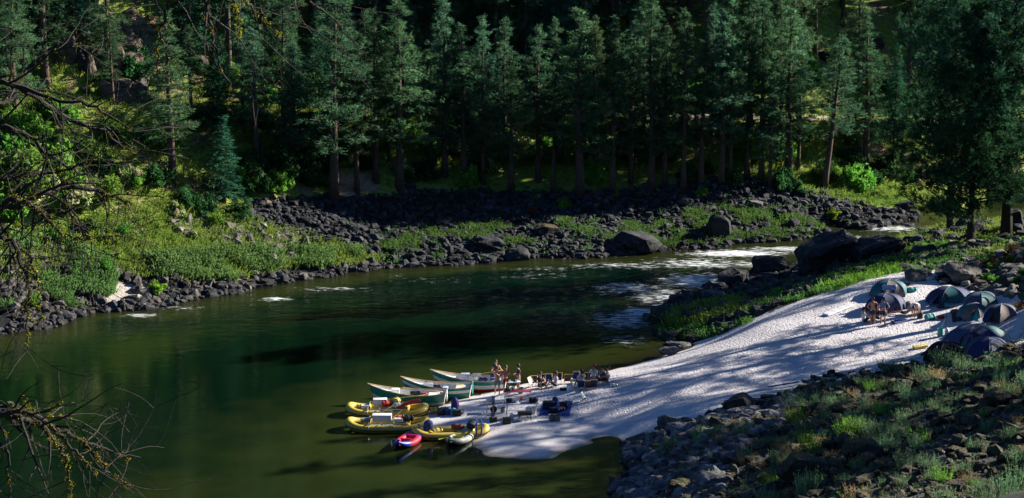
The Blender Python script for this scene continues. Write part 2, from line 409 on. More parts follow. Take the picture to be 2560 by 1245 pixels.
m, nt = nodes('white_sand'); b = NB(nt)
pos = b.n('ShaderNodeNewGeometry').outputs['Position']
f = b.noise(.4, 4, pos); f2 = b.noise(7, 3, pos)
vo = b.n('ShaderNodeTexVoronoi'); vo.inputs['Scale'].default_value = 3.9; vo.inputs['Randomness'].default_value = 1
wv = b.n('ShaderNodeVectorMath', operation='ADD'); nz = b.n('ShaderNodeTexNoise'); nz.inputs['Scale'].default_value = 1.5; b.l(pos, nz.inputs['Vector']); b.l(pos, wv.inputs[0]); b.l(nz.outputs['Color'], wv.inputs[1]); b.l(wv.outputs[0], vo.inputs['Vector'])
c = b.ramp(f, [(.3, (.47, .45, .48)), (.7, (.59, .565, .595))])
spk = b.noise(14, 2, pos, .4)
c = b.mix(b.ramp(spk, [(.68, (0, 0, 0)), (.72, (1, 1, 1))]), c, (.16, .13, .10))
sx = b.n('ShaderNodeSeparateXYZ'); b.l(pos, sx.inputs[0])
wet = b.ramp(b.math('MULTIPLY_ADD', f2, .12, sx.outputs[2]), [(.06, (1, 1, 1)), (.14, (0, 0, 0))])
c = b.mix(wet, c, (.27, .225, .16))
p = b.n('ShaderNodeBsdfPrincipled'); b.l(c, p.inputs['Base Color']); p.inputs['Roughness'].default_value = .9; p.inputs['Specular IOR Level'].default_value = .15
dry = b.ramp(sx.outputs[2], [(.1, (0, 0, 0)), (.5, (1, 1, 1))])
pit = b.ramp(vo.outputs['Distance'], [(.0, (0, 0, 0)), (.42, (1, 1, 1))])
hh = b.math('ADD', b.math('MULTIPLY', pit, 1.0), b.math('MULTIPLY', f2, 1.1))
bp = b.n('ShaderNodeBump'); bp.inputs['Distance'].default_value = .075; b.l(hh, bp.inputs['Height']); b.l(b.math('MULTIPLY_ADD', dry, .75, .1), bp.inputs['Strength']); b.l(bp.outputs[0], p.inputs['Normal'])
b.l(p.outputs[0], b.n('ShaderNodeOutputMaterial').inputs[0]); M_sand = m

m, nt = nodes('riverbed_silt'); b = NB(nt)
pos = b.n('ShaderNodeNewGeometry').outputs['Position']
c = b.ramp(b.noise(1.2, 5, pos), [(.3, (.10, .095, .045)), (.7, (.2, .18, .09))])
p = b.n('ShaderNodeBsdfPrincipled'); b.l(c, p.inputs['Base Color']); p.inputs['Roughness'].default_value = .95
b.l(p.outputs[0], b.n('ShaderNodeOutputMaterial').inputs[0]); M_bed = m

# ------------------------------------------------------------------ ground meshes
ny, nx = GX.shape
idx = np.arange(ny*nx).reshape(ny, nx)
quads = np.stack([idx[:-1, :-1], idx[:-1, 1:], idx[1:, 1:], idx[1:, :-1]], -1).reshape(-1, 4)
V = np.stack([GX, GY, H], -1).reshape(-1, 3)
qc = V[quads].mean(1)
_far = np.array([wp(p) for p in far_line]); 
yfar = np.interp(qc[:, 0], _far[:, 0], _far[:, 1])
qpx, qpy = to_px(qc[:, 0], qc[:, 1], np.minimum(qc[:, 2], 60))
qsand = inpoly(SAND, qpx+fbm(qc[:, 0]*.6, qc[:, 1]*.6, 3)*16, qpy+fbm(qc[:, 0]*.6, qc[:, 1]*.6, 4)*9) & (qc[:, 1] > 110) & (qc[:, 2] > -.5)
nearpx = np.array([wp(p) for p in near_line])
isfar = qc[:, 1] > np.where(yfar > 0, yfar, 0)-2.5
bed = (qc[:, 2] < -.06) & ~qsand
zone = np.where(qsand, 0, np.where(bed, 1, np.where(isfar, 2, 3)))
def submesh(name, zid, mat, masks=None):
    q = quads[zone == zid]; u, inv = np.unique(q, return_inverse=True)
    me = mesh_np(name, V[u], inv.reshape(q.shape), mat, True)
    for k, fn in (masks or {}).items():
        a = me.attributes.new(k, 'FLOAT', 'POINT'); a.data.foreach_set('value', fn(V[u, 0], V[u, 1], V[u, 2]).astype(np.float32))
    o = obj_me(name, me); tag(o, kind='structure'); return o
NEARPALE = [(1550,1150),(1640,1075),(1800,1020),(2000,985),(2050,1010),(1900,1060),(1750,1110),(1650,1180),(1560,1190)]
submesh('sand_beach', 0, M_sand)
submesh('riverbed', 1, M_bed)
submesh('hillside', 2, M_hill, {'rocky': lambda x, y, z: softpoly(ROCKY[0], x, y, z, 12)*1.0, 'pale': lambda x, y, z: softpoly(LSAND, x, y, z, 4)*1.0, 'bare': lambda x, y, z: np.clip(sum(softpoly(q_, x, y, z, 9)*1.0 for q_ in ([(835,435),(940,425),(960,470),(850,492)],[(2090,395),(2170,350),(2300,400),(2330,450),(2240,455),(2170,420)],[(1640,330),(1730,325),(1740,385),(1650,390)],[(1690,-60),(1760,-40),(1740,30),(1680,30)],[(330,20),(420,60),(420,180),(340,170)],[(1240,130),(1290,125),(1290,160),(1240,160)],[(1500,345),(1560,335),(1560,365),(1500,370)])), 0, 1)})
submesh('near_slope', 3, M_near, {'pale': lambda x, y, z: (softpoly(NEARPALE, x, y, z, 10) & (vnoise(x*.9, y*.9, 5) > .45))*1.0})
# dirt road on the bench
mb = MB(); L = []
for i in range(len(_rx)):
    for s in (-1.3, 1.3):
        L.append((_rx[i], _ry[i]+s, float(height(_rx[i], _ry[i]+s))+.05))
me = bpy.data.meshes.new('dirt_road'); me.from_pydata(L, [], [(2*i, 2*i+2, 2*i+3, 2*i+1) for i in range(len(_rx)-1)])
me.materials.append(simple('road_dirt', (.30, .25, .2), .95, scale=1.5)); tag(obj_me('dirt_road', me), kind='structure')

# ------------------------------------------------------------------ water
def gauss(x, y, cx, cy, sx, sy, rot=0.0):
    dx = x-cx; dy = y-cy; c, s = math.cos(rot), math.sin(rot)
    u = (dx*c+dy*s)/sx; v = (-dx*s+dy*c)/sy
    return np.exp(-(u*u+v*v))
wxs = np.concatenate([np.arange(-130, -50, 4.0), np.arange(-50, 55, .3), np.arange(55, 145, 4.0)])
wys = np.concatenate([np.arange(90, 112, 2.0), np.arange(112, 222, .3), np.arange(222, 262, 4.0)])
WX, WY = np.meshgrid(wxs, wys)
wpx, wpy = to_px(WX, WY, 0.0)
dep = np.clip(-height(WX, WY), -.3, 4)
foam = np.zeros_like(WX)
FO = [(1840,634,180,12,1.12),(1960,622,160,10,.95),(1740,700,130,28,1.0),(1560,800,140,40,.85),(1660,740,150,44,.82),(1900,660,120,14,.85),(1580,720,160,22,.85),(1560,850,120,26,.7),(1600,780,90,20,.95),(1450,640,240,7,.6),(1560,665,240,14,.75),(2120,600,130,14,1.0),(2230,572,120,12,.9),(1340,690,200,18,.55),(1100,700,240,14,.52),(690,748,60,8,.95),(830,722,150,10,.72),(350,788,60,6,1.0),(450,770,110,8,.7),(40,826,40,6,.95),(180,955,50,12,.45),(1750,660,220,22,.85),(1350,672,160,10,.65),(1480,930,120,16,.5),(1000,690,200,9,.5)]
for cx, cy, a, bb, s in FO: foam = np.maximum(foam, s*np.exp(-((wpx-cx)/a)**2-((wpy-cy)/bb)**2))
rap = np.exp(-((wpx-1780)/380)**2-((wpy-715)/95)**2)+.8*np.exp(-((wpx-2150)/250)**2-((wpy-590)/40)**2)+.5*np.exp(-((wpx-1250)/350)**2-((wpy-680)/30)**2)+.3*np.exp(-((wpx-500)/500)**2-((wpy-770+(wpx-500)*.2)/25)**2)
rap = rap+.22*np.exp(-((wpy-(690+(1400-wpx)*.09))/55)**2)*(wpx < 1800)+.35*np.exp(-((wpx-1400)/420)**2-((wpy-760)/70)**2)
rap = np.clip(rap, 0, 1)
WZ = .17*rap*fbm(WX*.55, WY*.8, 61, 3)+.10*np.clip(foam-.5, 0, 1)*(vnoise(WX*.8, WY*1.4, 9))
wq = np.arange(WX.size).reshape(WX.shape); wq = np.stack([wq[:-1, :-1], wq[:-1, 1:], wq[1:, 1:], wq[1:, :-1]], -1).reshape(-1, 4)
me = mesh_np('river_water', np.stack([WX, WY, WZ], -1).reshape(-1, 3), wq, None, True)
for k, a_ in (('depth', dep), ('foam', foam), ('rap', rap)):
    a = me.attributes.new(k, 'FLOAT', 'POINT'); a.data.foreach_set('value', a_.ravel().astype(np.float32))
m, nt = nodes('river_water'); b = NB(nt)
pos = b.n('ShaderNodeNewGeometry').outputs['Position']
mp = b.n('ShaderNodeMapping'); mp.inputs['Scale'].default_value = (.55, 1.0, 1); b.l(pos, mp.inputs[0]); v = mp.outputs[0]
n1 = b.noise(1.1, 3, v); n2 = b.noise(4.5, 3, v); n0 = b.noise(.22, 2, v)
ra = b.attr('rap').outputs['Fac']; de = b.attr('depth').outputs['Fac']; fo = b.attr('foam').outputs['Fac']
hgt = b.math('ADD', n1, b.math('MULTIPLY', n2, .35))
bp = b.n('ShaderNodeBump'); bp.inputs['Distance'].default_value = .25
calm = b.math('MULTIPLY_ADD', n0, .16, -.01)
b.l(b.math('MULTIPLY_ADD', ra, 1.6, calm), bp.inputs['Strength']); b.l(hgt, bp.inputs['Height'])
gl = b.n('ShaderNodeBsdfGlossy'); gl.inputs['Roughness'].default_value = .06; b.l(bp.outputs[0], gl.inputs['Normal'])
fr = b.n('ShaderNodeFresnel'); fr.inputs['IOR'].default_value = 1.33; b.l(bp.outputs[0], fr.inputs['Normal'])
tint = b.ramp(b.math('MULTIPLY', de, .4), [(.0, (.80, .78, .55)), (.35, (.22, .28, .10)), (.8, (.02, .05, .02))])
tr = b.n('ShaderNodeBsdfTransparent'); b.l(tint, tr.inputs[0])
murk = b.ramp(b.math('MULTIPLY', de, .4), [(.0, (.09, .085, .04)), (.2, (.042, .054, .013)), (.45, (.018, .028, .007)), (.7, (.0015, .009, .004))])
df = b.n('ShaderNodeBsdfDiffuse'); b.l(murk, df.inputs[0])
body = b.n('ShaderNodeMixShader'); b.l(b.ramp(b.math('MULTIPLY', de, .5), [(0, (.05,)*3), (.5, (.75,)*3), (1, (.97,)*3)]), body.inputs[0]); b.l(tr.outputs[0], body.inputs[1]); b.l(df.outputs[0], body.inputs[2])
surf = b.n('ShaderNodeMixShader'); b.l(fr.outputs[0], surf.inputs[0]); b.l(body.outputs[0], surf.inputs[1]); b.l(gl.outputs[0], surf.inputs[2])
mp2 = b.n('ShaderNodeMapping'); mp2.inputs['Scale'].default_value = (.42, 1.25, 1); b.l(pos, mp2.inputs[0])
fn = b.noise(2.5, 7, mp2.outputs[0], .72)
th = b.math('SUBTRACT', 1.02, b.math('MULTIPLY', fo, .55))
ff = b.math('MULTIPLY', b.math('SUBTRACT', fn, b.math('MULTIPLY', th, .78)), 5.5, clamp=True)
fd = b.n('ShaderNodeBsdfPrincipled'); fd.inputs['Base Color'].default_value = (.8, .84, .88, 1); fd.inputs['Roughness'].default_value = .6
b2 = b.n('ShaderNodeBump'); b2.inputs['Strength'].default_value = .6; b2.inputs['Distance'].default_value = .2; b.l(fn, b2.inputs['Height']); b.l(b2.outputs[0], fd.inputs['Normal'])
fin = b.n('ShaderNodeMixShader'); b.l(ff, fin.inputs[0]); b.l(surf.outputs[0], fin.inputs[1]); b.l(fd.outputs[0], fin.inputs[2])
b.l(fin.outputs[0], b.n('ShaderNodeOutputMaterial').inputs[0]); me.materials.append(m)
tag(obj_me('river_water', me), kind='structure')
# ------------------------------------------------------------------ vegetation builders
def tris_from(cent, dirv, L, Wd, jitter=.35):
    """one narrow triangle per row: base at cent, tip along dirv*L, width Wd"""
    n = len(cent); d = dirv/np.maximum(1e-6, np.linalg.norm(dirv, axis=1))[:, None]
    r = rng.normal(size=(n, 3)); s = np.cross(d, r); s /= np.maximum(1e-6, np.linalg.norm(s, axis=1))[:, None]
    w = (Wd if np.ndim(Wd) else np.full(n, Wd))[:, None]; l = (L if np.ndim(L) else np.full(n, L))[:, None]
    return np.stack([cent-s*w*.5, cent+s*w*.5, cent+d*l], 1).reshape(-1, 3)
def leafmesh(name, V, mat, rnd):
    n = len(V)//3
    return mesh_np(name, V, np.arange(n*3).reshape(n, 3), mat, False, np.repeat(rnd, 3))
BARK = simple('pine_bark', (.085, .055, .042), .95, var=.35, scale=3, bump=.6)
BARKD = simple('dark_bark', (.03, .024, .02), .95, var=.35, scale=4, bump=.5)
def cone_tree(seed, h, cb, Rm, kind='pine', tuft=(.27, .06), nb=70, tpb=7, blades=12, lean=0.0, spr=1.0):
    g = np.random.default_rng(seed); mb = MB()
    tr = .016*h
    zz = np.linspace(0, h*.97, 9); lx = lean*zz+.10*np.sin(zz*.5+seed)*(zz/h); ly = .10*np.cos(zz*.4+seed)*(zz/h)
    mb.tube([(lx[i], ly[i], zz[i]-(.5 if i == 0 else 0)) for i in range(9)], [tr*(1.25 if i == 0 else 1)*(1-.9*zz[i]/h) for i in range(9)], 7)
    CT = []; DV = []; RN = []; LL = []
    gaps = g.random(24)
    for k in range(nb):
        t = (k+g.random())/nb; t = t**.9; z = h*(cb+(1-cb)*t*.985)
        az = g.random()*6.283 if kind == 'pine' else k*2.4+g.random()*.5
        if kind == 'pine':
            prof = (1-t)**.62*(.55+.45*min(1, t*4+.25)); L = Rm*prof*(.55+.6*g.random())*(1 if gaps[int(t*23.9)] > .12 else .5)
            up = .05+.35*t-.12*g.random()*(1-t)
        else:
            L = Rm*(1-t)**.9*(.8+.3*g.random()); up = -.28+.35*t
        L = max(L, .25)
        cx, cy = np.interp(z, zz, lx), np.interp(z, zz, ly)
        dh = np.array([math.cos(az), math.sin(az), up]); 
        p1 = np.array([cx, cy, z]); tip = p1+dh*L+np.array([0, 0, .06*L*L if kind == 'pine' else .0])
        mb.tube([tuple(p1), tuple((p1+tip)/2+np.array([0, 0, -.05*L])), tuple(tip)], [tr*.22*(1-t)+.015, tr*.15*(1-t)+.012, .008], 3, False)
        m = max(2, int(round(tpb*L/Rm*1.3+.8)))
        s0 = .38 if kind == 'pine' else .12
        for j in range(m):
            s = s0+(1-s0)*(j+g.random())/m; q = p1+(tip-p1)*s
            spread = (.10+.22*(1-s)+.05)*L*spr if kind == 'pine' else .30*L*(1-s)+.08
            q = q+g.normal(size=3)*np.array([spread, spread, spread*.45 if kind == 'pine' else .06])
            nbv = blades+int(g.integers(0, 4)); rn = g.random()
            dv = g.normal(size=(nbv, 3))*np.array([1, 1, .75 if kind == 'pine' else .3])+dh*.8+np.array([0, 0, .35 if kind == 'pine' else -.15])
            CT.append(np.repeat(q[None], nbv, 0)+g.normal(size=(nbv, 3))*.09); DV.append(dv); RN.append(np.clip(np.full(nbv, rn)+g.normal(size=nbv)*.12, 0, 1))
            LL.append(tuft[0]*(.7+.6*g.random(nbv)))
    CT = np.concatenate(CT); DV = np.concatenate(DV); RN = np.concatenate(RN); LL = np.concatenate(LL)
    return mb, tris_from(CT, DV, LL, tuft[1]*(LL/tuft[0])), RN
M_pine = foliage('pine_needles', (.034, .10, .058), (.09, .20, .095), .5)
M_pine2 = foliage('pale_pine_needles', (.05, .12, .062), (.12, .225, .095), .5)  # lighter needle green, used on some of the pine shapes
M_fir = foliage('fir_needles', (.02, .10, .06), (.06, .21, .11), .42)
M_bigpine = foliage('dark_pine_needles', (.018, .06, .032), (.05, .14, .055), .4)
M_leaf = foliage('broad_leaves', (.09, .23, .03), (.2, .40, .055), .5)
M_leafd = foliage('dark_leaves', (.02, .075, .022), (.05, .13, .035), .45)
M_leafy = foliage('yellow_green_leaves', (.14, .26, .025), (.28, .42, .04), .5)
M_flower = foliage('cream_blossom', (.5, .48, .26), (.75, .7, .42), .4)
M_sage = foliage('sage_green', (.09, .18, .09), (.2, .33, .17), .4)
M_grass = foliage('grass_blades', (.14, .25, .035), (.28, .40, .08), .5, (.42, .34, .16))
M_straw = foliage('dry_straw', (.2, .15, .07), (.35, .27, .14), .4)
M_rust = foliage('rust_leaves', (.22, .05, .02), (.4, .10, .04), .4)
def proto_tree(name, seed, h, cb, Rm, kind, mat, bark=None, **k):
    mb, V, rn = cone_tree(seed, h, cb, Rm, kind, **k)
    me1 = bpy.data.meshes.new('trunk'); me1.from_pydata(mb.V, [], mb.F); me1.materials.append(bark or BARK)
    for p in me1.polygons: p.use_smooth = True
    return (h, me1, leafmesh('crown', V, mat, rn))
PINES = [proto_tree('pine', s, 17, cb, r, 'pine', mt, nb=nb, tpb=12, lean=ln) for s, cb, r, mt, nb, ln in
         ((1,.22,2.5,M_pine,95,.01),(2,.30,2.3,M_pine,85,-.01),(3,.22,2.7,M_pine2,105,.0),(4,.24,2.1,M_pine2,85,.015),(5,.18,2.4,M_pine,105,-.01),(6,.32,2.6,M_pine,80,.0),(7,.18,2.2,M_pine2,95,.01))]
FIRS = [proto_tree('fir', s, 12, cb, r, 'fir', M_fir, nb=95, tpb=13, blades=9, tuft=(.26,.07)) for s, cb, r in ((11,.08,2.3),(12,.12,1.9),(13,.05,2.6))]
def place_tree(pr, name, loc, h, label, cat, group=None, rz=None, wide=1.0, tilt=None):
    e = empty(name, loc, random.random()*6.28 if rz is None else rz); s = h/pr[0]; e.scale = (s*wide, s*wide, s)
    if tilt: e.rotation_euler[1] = tilt
    tag(e, label, cat, group); obj_me('trunk', pr[1], e); obj_me('crown', pr[2], e); return e
def tree_px(pr, name, bx, by, ty, hw, label, cat, group=None, far=True, **k):
    g = gp(bx, by, far); d = ray(bx, ty); top = HC+d[2]/d[1]*g.y; h = max(1.5, top-g.z)
    natural = {'pine_tree': 2.3/17, 'fir_tree': 2.2/12}.get(name, .2)
    w = (1.14*hw/F*g.y/CP)/(natural*h) if hw else 1.0
    return place_tree(pr, name, (g.x, g.y, g.z-.1), h, label, cat, group, wide=min(1.6, max(.6, w)), **k)

FRONT = [
 (40,330,-60,70,2,'pine','pine at the far left edge of the hillside behind the mossy twigs'),
 (282,262,35,62,1,'pine','slender pine in front of the rocky cliff at upper left'),
 (432,455,20,80,3,'pine','broad shaggy pine left of the two upper left firs, foot among the bushes'),
 (478,300,60,50,5,'pine','pine standing just right of the rocky cliff at upper left'),
 (560,505,285,62,0,'fir','short bright teal fir standing alone at the left bushes, reaching the grass slope'),
 (548,330,80,78,2,'fir','dense dark fir with layered boughs behind the short bright fir'),
 (642,395,65,60,1,'pine','pine with bare leaning trunk right of the dense dark fir'),
 (736,375,100,48,4,'pine','slim pale pine with pointed tip above the cream flowering bushes'),
 (835,497,-60,95,0,'pine','big pine with thick bare dark trunk rising from bare earth patch'),
 (893,482,70,55,3,'pine','thin pine just right of the thick bare dark trunk'),
 (940,455,20,62,5,'pine','third pine right of the bare earth patch at the talus edge'),
 (1000,472,-10,80,2,'pine','tall full pine standing behind the sunlit green understory'),
 (1078,425,120,55,6,'pine','shorter pine right of the sunlit green understory'),
 (1112,440,-30,60,1,'pine','very tall pine near the sunlit understory reaching past the frame top'),
 (1160,452,55,70,4,'pine','wide pine with pale tufted crown in the middle of the far bank'),
 (1208,458,35,55,0,'pine','narrow pine directly left of the darkest pine group'),
 (1278,472,150,70,2,'pine','dark full pine in the deepest shade of the far bank'),
 (1345,455,60,60,5,'pine','pine behind the dark pine group with lit top'),
 (1382,478,190,62,1,'pine','short dark pine immediately left of the tall pine with the lacy crown'),
 (1450,488,18,88,3,'pine','tall pine with lacy pale crown and visible straight trunk at the rust bush'),
 (1530,478,35,62,6,'pine','first pine right of the lacy tall one'),
 (1577,455,45,55,0,'pine','pine between two closely set trunks right of centre'),
 (1628,472,-20,72,4,'pine','tall pine above the round pale boulder with reddish trunk'),
 (1662,462,60,50,2,'pine','thin dark pine close behind the reddish trunk'),
 (1708,474,20,55,5,'pine','pine at the talus edge above the pale round boulders'),
 (1752,463,100,60,3,'pine','bushy pine with low green boughs right of the pale round boulders'),
 (1803,462,20,62,1,'pine','pine with long bare trunk left of the twin trunks'),
 (1824,457,0,50,6,'pine','right one of the twin pine trunks'),
 (1868,440,40,58,4,'pine','dark pine in shade behind the twin trunks'),
 (1903,447,-30,55,0,'pine','tall narrow pine reaching past the frame top, right of the twin trunks'),
 (1925,470,165,44,2,'pine','small light green pine standing forward on the talus'),
 (1972,446,15,85,3,'pine','large pine with stout trunk at the yellow grass slope'),
 (1995,432,120,42,1,'pine','thin pine close right of the stout trunk on yellow grass'),
 (2060,472,85,68,5,'pine','leaning pine with curved foot standing low on the gravel bank'),
 (2165,418,50,74,4,'pine','rightmost full pine in front of the bare pink earth slope'),
 (2236,360,105,40,1,'fir','small pointed teal fir right of the pink earth slope'),
 (2122,330,250,30,0,'fir','small fir behind the leaning pine'),
 (2243,395,285,34,6,'pine','small thin pine low beside the big right hand pines'),
]
for bx, by, ty, hw, i, kd, lab in FRONT:
    if kd == 'pine': tree_px(PINES[i], 'pine_tree', bx, by, ty, hw, lab, 'pine', rz=None, tilt=(R(7) if bx == 2060 else None))
    else: tree_px(FIRS[i], 'fir_tree', bx, by, ty, hw, lab, 'fir')
# the hillside stand
pts = [(f_[0], f_[1]*1.0) for f_ in FRONT]
def density(px, py):
    if px < 120: return .55 if py < 330 else .1
    if px < 470: return .07 if py < 240 else .02
    if px < 760: return .75
    if px < 2010: return 1.0
    if px < 2110: return .5
    if px > 2350: return .7
    return .12
cnt = 0; tries = 0; placed = []
HL = {0: 'conifer of the loose stand on the steep slope at upper left', 1: 'conifer in the dense forest on the middle of the far hillside', 2: 'conifer in the tall stand on the right half of the far hillside', 3: 'conifer on the far slope behind the big right hand pines'}
while cnt < 232 and tries < 6000:
    tries += 1
    px = random.uniform(-180, 2700); py = -330+770*(random.random()**.75)
    if random.random() > density(px, py): continue
    if py > 425 or (py > 380 and px < 700): continue
    if py > 225 and random.random() < .7: continue
    if (px > 1900 or px < 620) and py < -40 and random.random() < .75: continue
    g = gp(px, py, True)
    if abs(g.y-float(np.interp(g.x, _rx, _ry))) < 2.2: continue
    if any((g.x-a)**2+(g.y-c_)**2 < 5.5 for a, c_ in placed): continue
    _dl = g.y-(203+.43*(g.x+10))
    if 0 < _dl < 8 and -10 < g.x < 24 and random.random() < .7: continue
    _dl = g.y-(184+.43*(g.x+30))
    if 0 < _dl < 9 and -30 < g.x < 0 and random.random() < .97: continue
    placed.append((g.x, g.y)); cnt += 1
    reg = 0 if px < 620 else 1 if px < 1400 else 2 if px < 2260 else 3
    fir = random.random() < .16
    pr = random.choice(FIRS if fir else PINES); h = random.uniform(8, 15) if fir else random.uniform(12, 19)
    if py > 300: h *= .75
    place_tree(pr, 'fir_tree' if fir else 'pine_tree', (g.x, g.y, g.z-.15), h, HL[reg], 'conifer', ['loose conifers at upper left', 'forest in the middle of the far hillside', 'tall stand on the right of the far hillside', 'conifers behind the big right hand pines'][reg], wide=random.uniform(.95, 1.4))

# big near-bank pines on the right
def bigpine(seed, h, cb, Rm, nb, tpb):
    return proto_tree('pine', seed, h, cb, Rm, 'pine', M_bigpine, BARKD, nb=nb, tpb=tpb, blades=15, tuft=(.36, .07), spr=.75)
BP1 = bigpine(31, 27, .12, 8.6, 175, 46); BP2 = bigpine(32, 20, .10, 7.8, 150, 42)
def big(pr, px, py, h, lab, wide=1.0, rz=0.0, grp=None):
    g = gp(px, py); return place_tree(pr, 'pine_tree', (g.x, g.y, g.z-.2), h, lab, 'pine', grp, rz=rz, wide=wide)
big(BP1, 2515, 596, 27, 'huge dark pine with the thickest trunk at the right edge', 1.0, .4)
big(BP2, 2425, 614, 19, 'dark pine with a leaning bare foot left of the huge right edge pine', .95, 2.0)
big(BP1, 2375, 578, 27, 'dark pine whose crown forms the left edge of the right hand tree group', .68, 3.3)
OFFP = [(43,161,21),(41,164,20),(45,157,22),(49,175,17),(45,150,19),(43,144,20),(51,156,17),(41,138,19),(46,134,18),(52,130,17),(58,160,22),(50,141,20),(60,151,26),(56,144,25),(48,127,19),(57,136,24)]
for i, (x, y, h) in enumerate(OFFP): place_tree(PINES[i % 7], 'pine_tree', (x, y, float(height(x, y))-.2), h, 'shade casting pine standing beyond the right edge of the beach', 'pine', 'pines beyond the right edge', wide=1.2)

# ------------------------------------------------------------------ bushes
def bushmesh(seed, mat, n=1500, leaf=(.17, .11), squash=.8, clumps=26, name='foliage'):
    g = np.random.default_rng(seed); cc = g.normal(size=(clumps, 3)); cc /= np.linalg.norm(cc, axis=1)[:, None]
    cc *= (.35+.5*g.random(clumps))[:, None]; cc[:, 2] = np.abs(cc[:, 2])*squash*1.5
    k = g.integers(0, clumps, n); d = g.normal(size=(n, 3)); d /= np.linalg.norm(d, axis=1)[:, None]
    r = (.16+.2*g.random(clumps))[k]
    c = cc[k]+d*r[:, None]*(g.random(n)**.4)[:, None]; c[:, 2] = np.maximum(c[:, 2], .02)
    rnc = g.random(clumps)[k]*.6+g.random(n)*.4
    s = g.normal(size=(n, 3)); s -= d*(s*d).sum(1)[:, None]*.5; s /= np.linalg.norm(s, axis=1)[:, None]
    return leafmesh(name, tris_from(c, s, leaf[0]*(.6+.8*g.random(n)), leaf[1]), mat, rnc)
def stems(seed, n=6, r=.8):
    g = np.random.default_rng(seed); mb = MB()
    for k in range(n):
        a = g.random()*6.28; q = r*(.3+.5*g.random()); mb.tube([(0, 0, -.15), (q*.4*math.cos(a), q*.4*math.sin(a), .4), (q*math.cos(a), q*math.sin(a), .95)], [.03, .02, .008], 4, False)
    me = bpy.data.meshes.new('stems'); me.from_pydata(mb.V, [], mb.F); me.materials.append(BARKD); return me
STEM = stems(5)
BUSH = [(bushmesh(40+i, M_leaf, 2200, clumps=30), None) for i in range(3)]
BUSHD = [(bushmesh(50+i, M_leafd, 2200, clumps=30), None) for i in range(3)]
BUSHF = [(bushmesh(60+i, M_leaf, 1500, clumps=26), bushmesh(60+i, M_flower, 900, (.15, .13), 1.0, 13, 'blossom')) for i in range(3)]
BUSHY = [(bushmesh(70, M_leafy, 1600, clumps=22), None)]
BUSHR = [(bushmesh(80, M_rust, 700, clumps=12), None)]
def bush(pr, px, py, rpx, lab, grp=None, hs=1.0, far=True, name='bush', cat='bush', loc=None):
    g = gp(px, py, far) if loc is None else loc; r = rpx/F*math.hypot(g.y, HC)
    e = empty(name, (g.x, g.y, g.z-.08), random.random()*6.28); e.scale = (r, r, r*hs); tag(e, lab, cat, grp)
    obj_me('foliage', pr[0], e)
    if pr[1]: obj_me('blossom', pr[1], e)
    if rpx > 20: obj_me('stems', STEM, e)
    return e
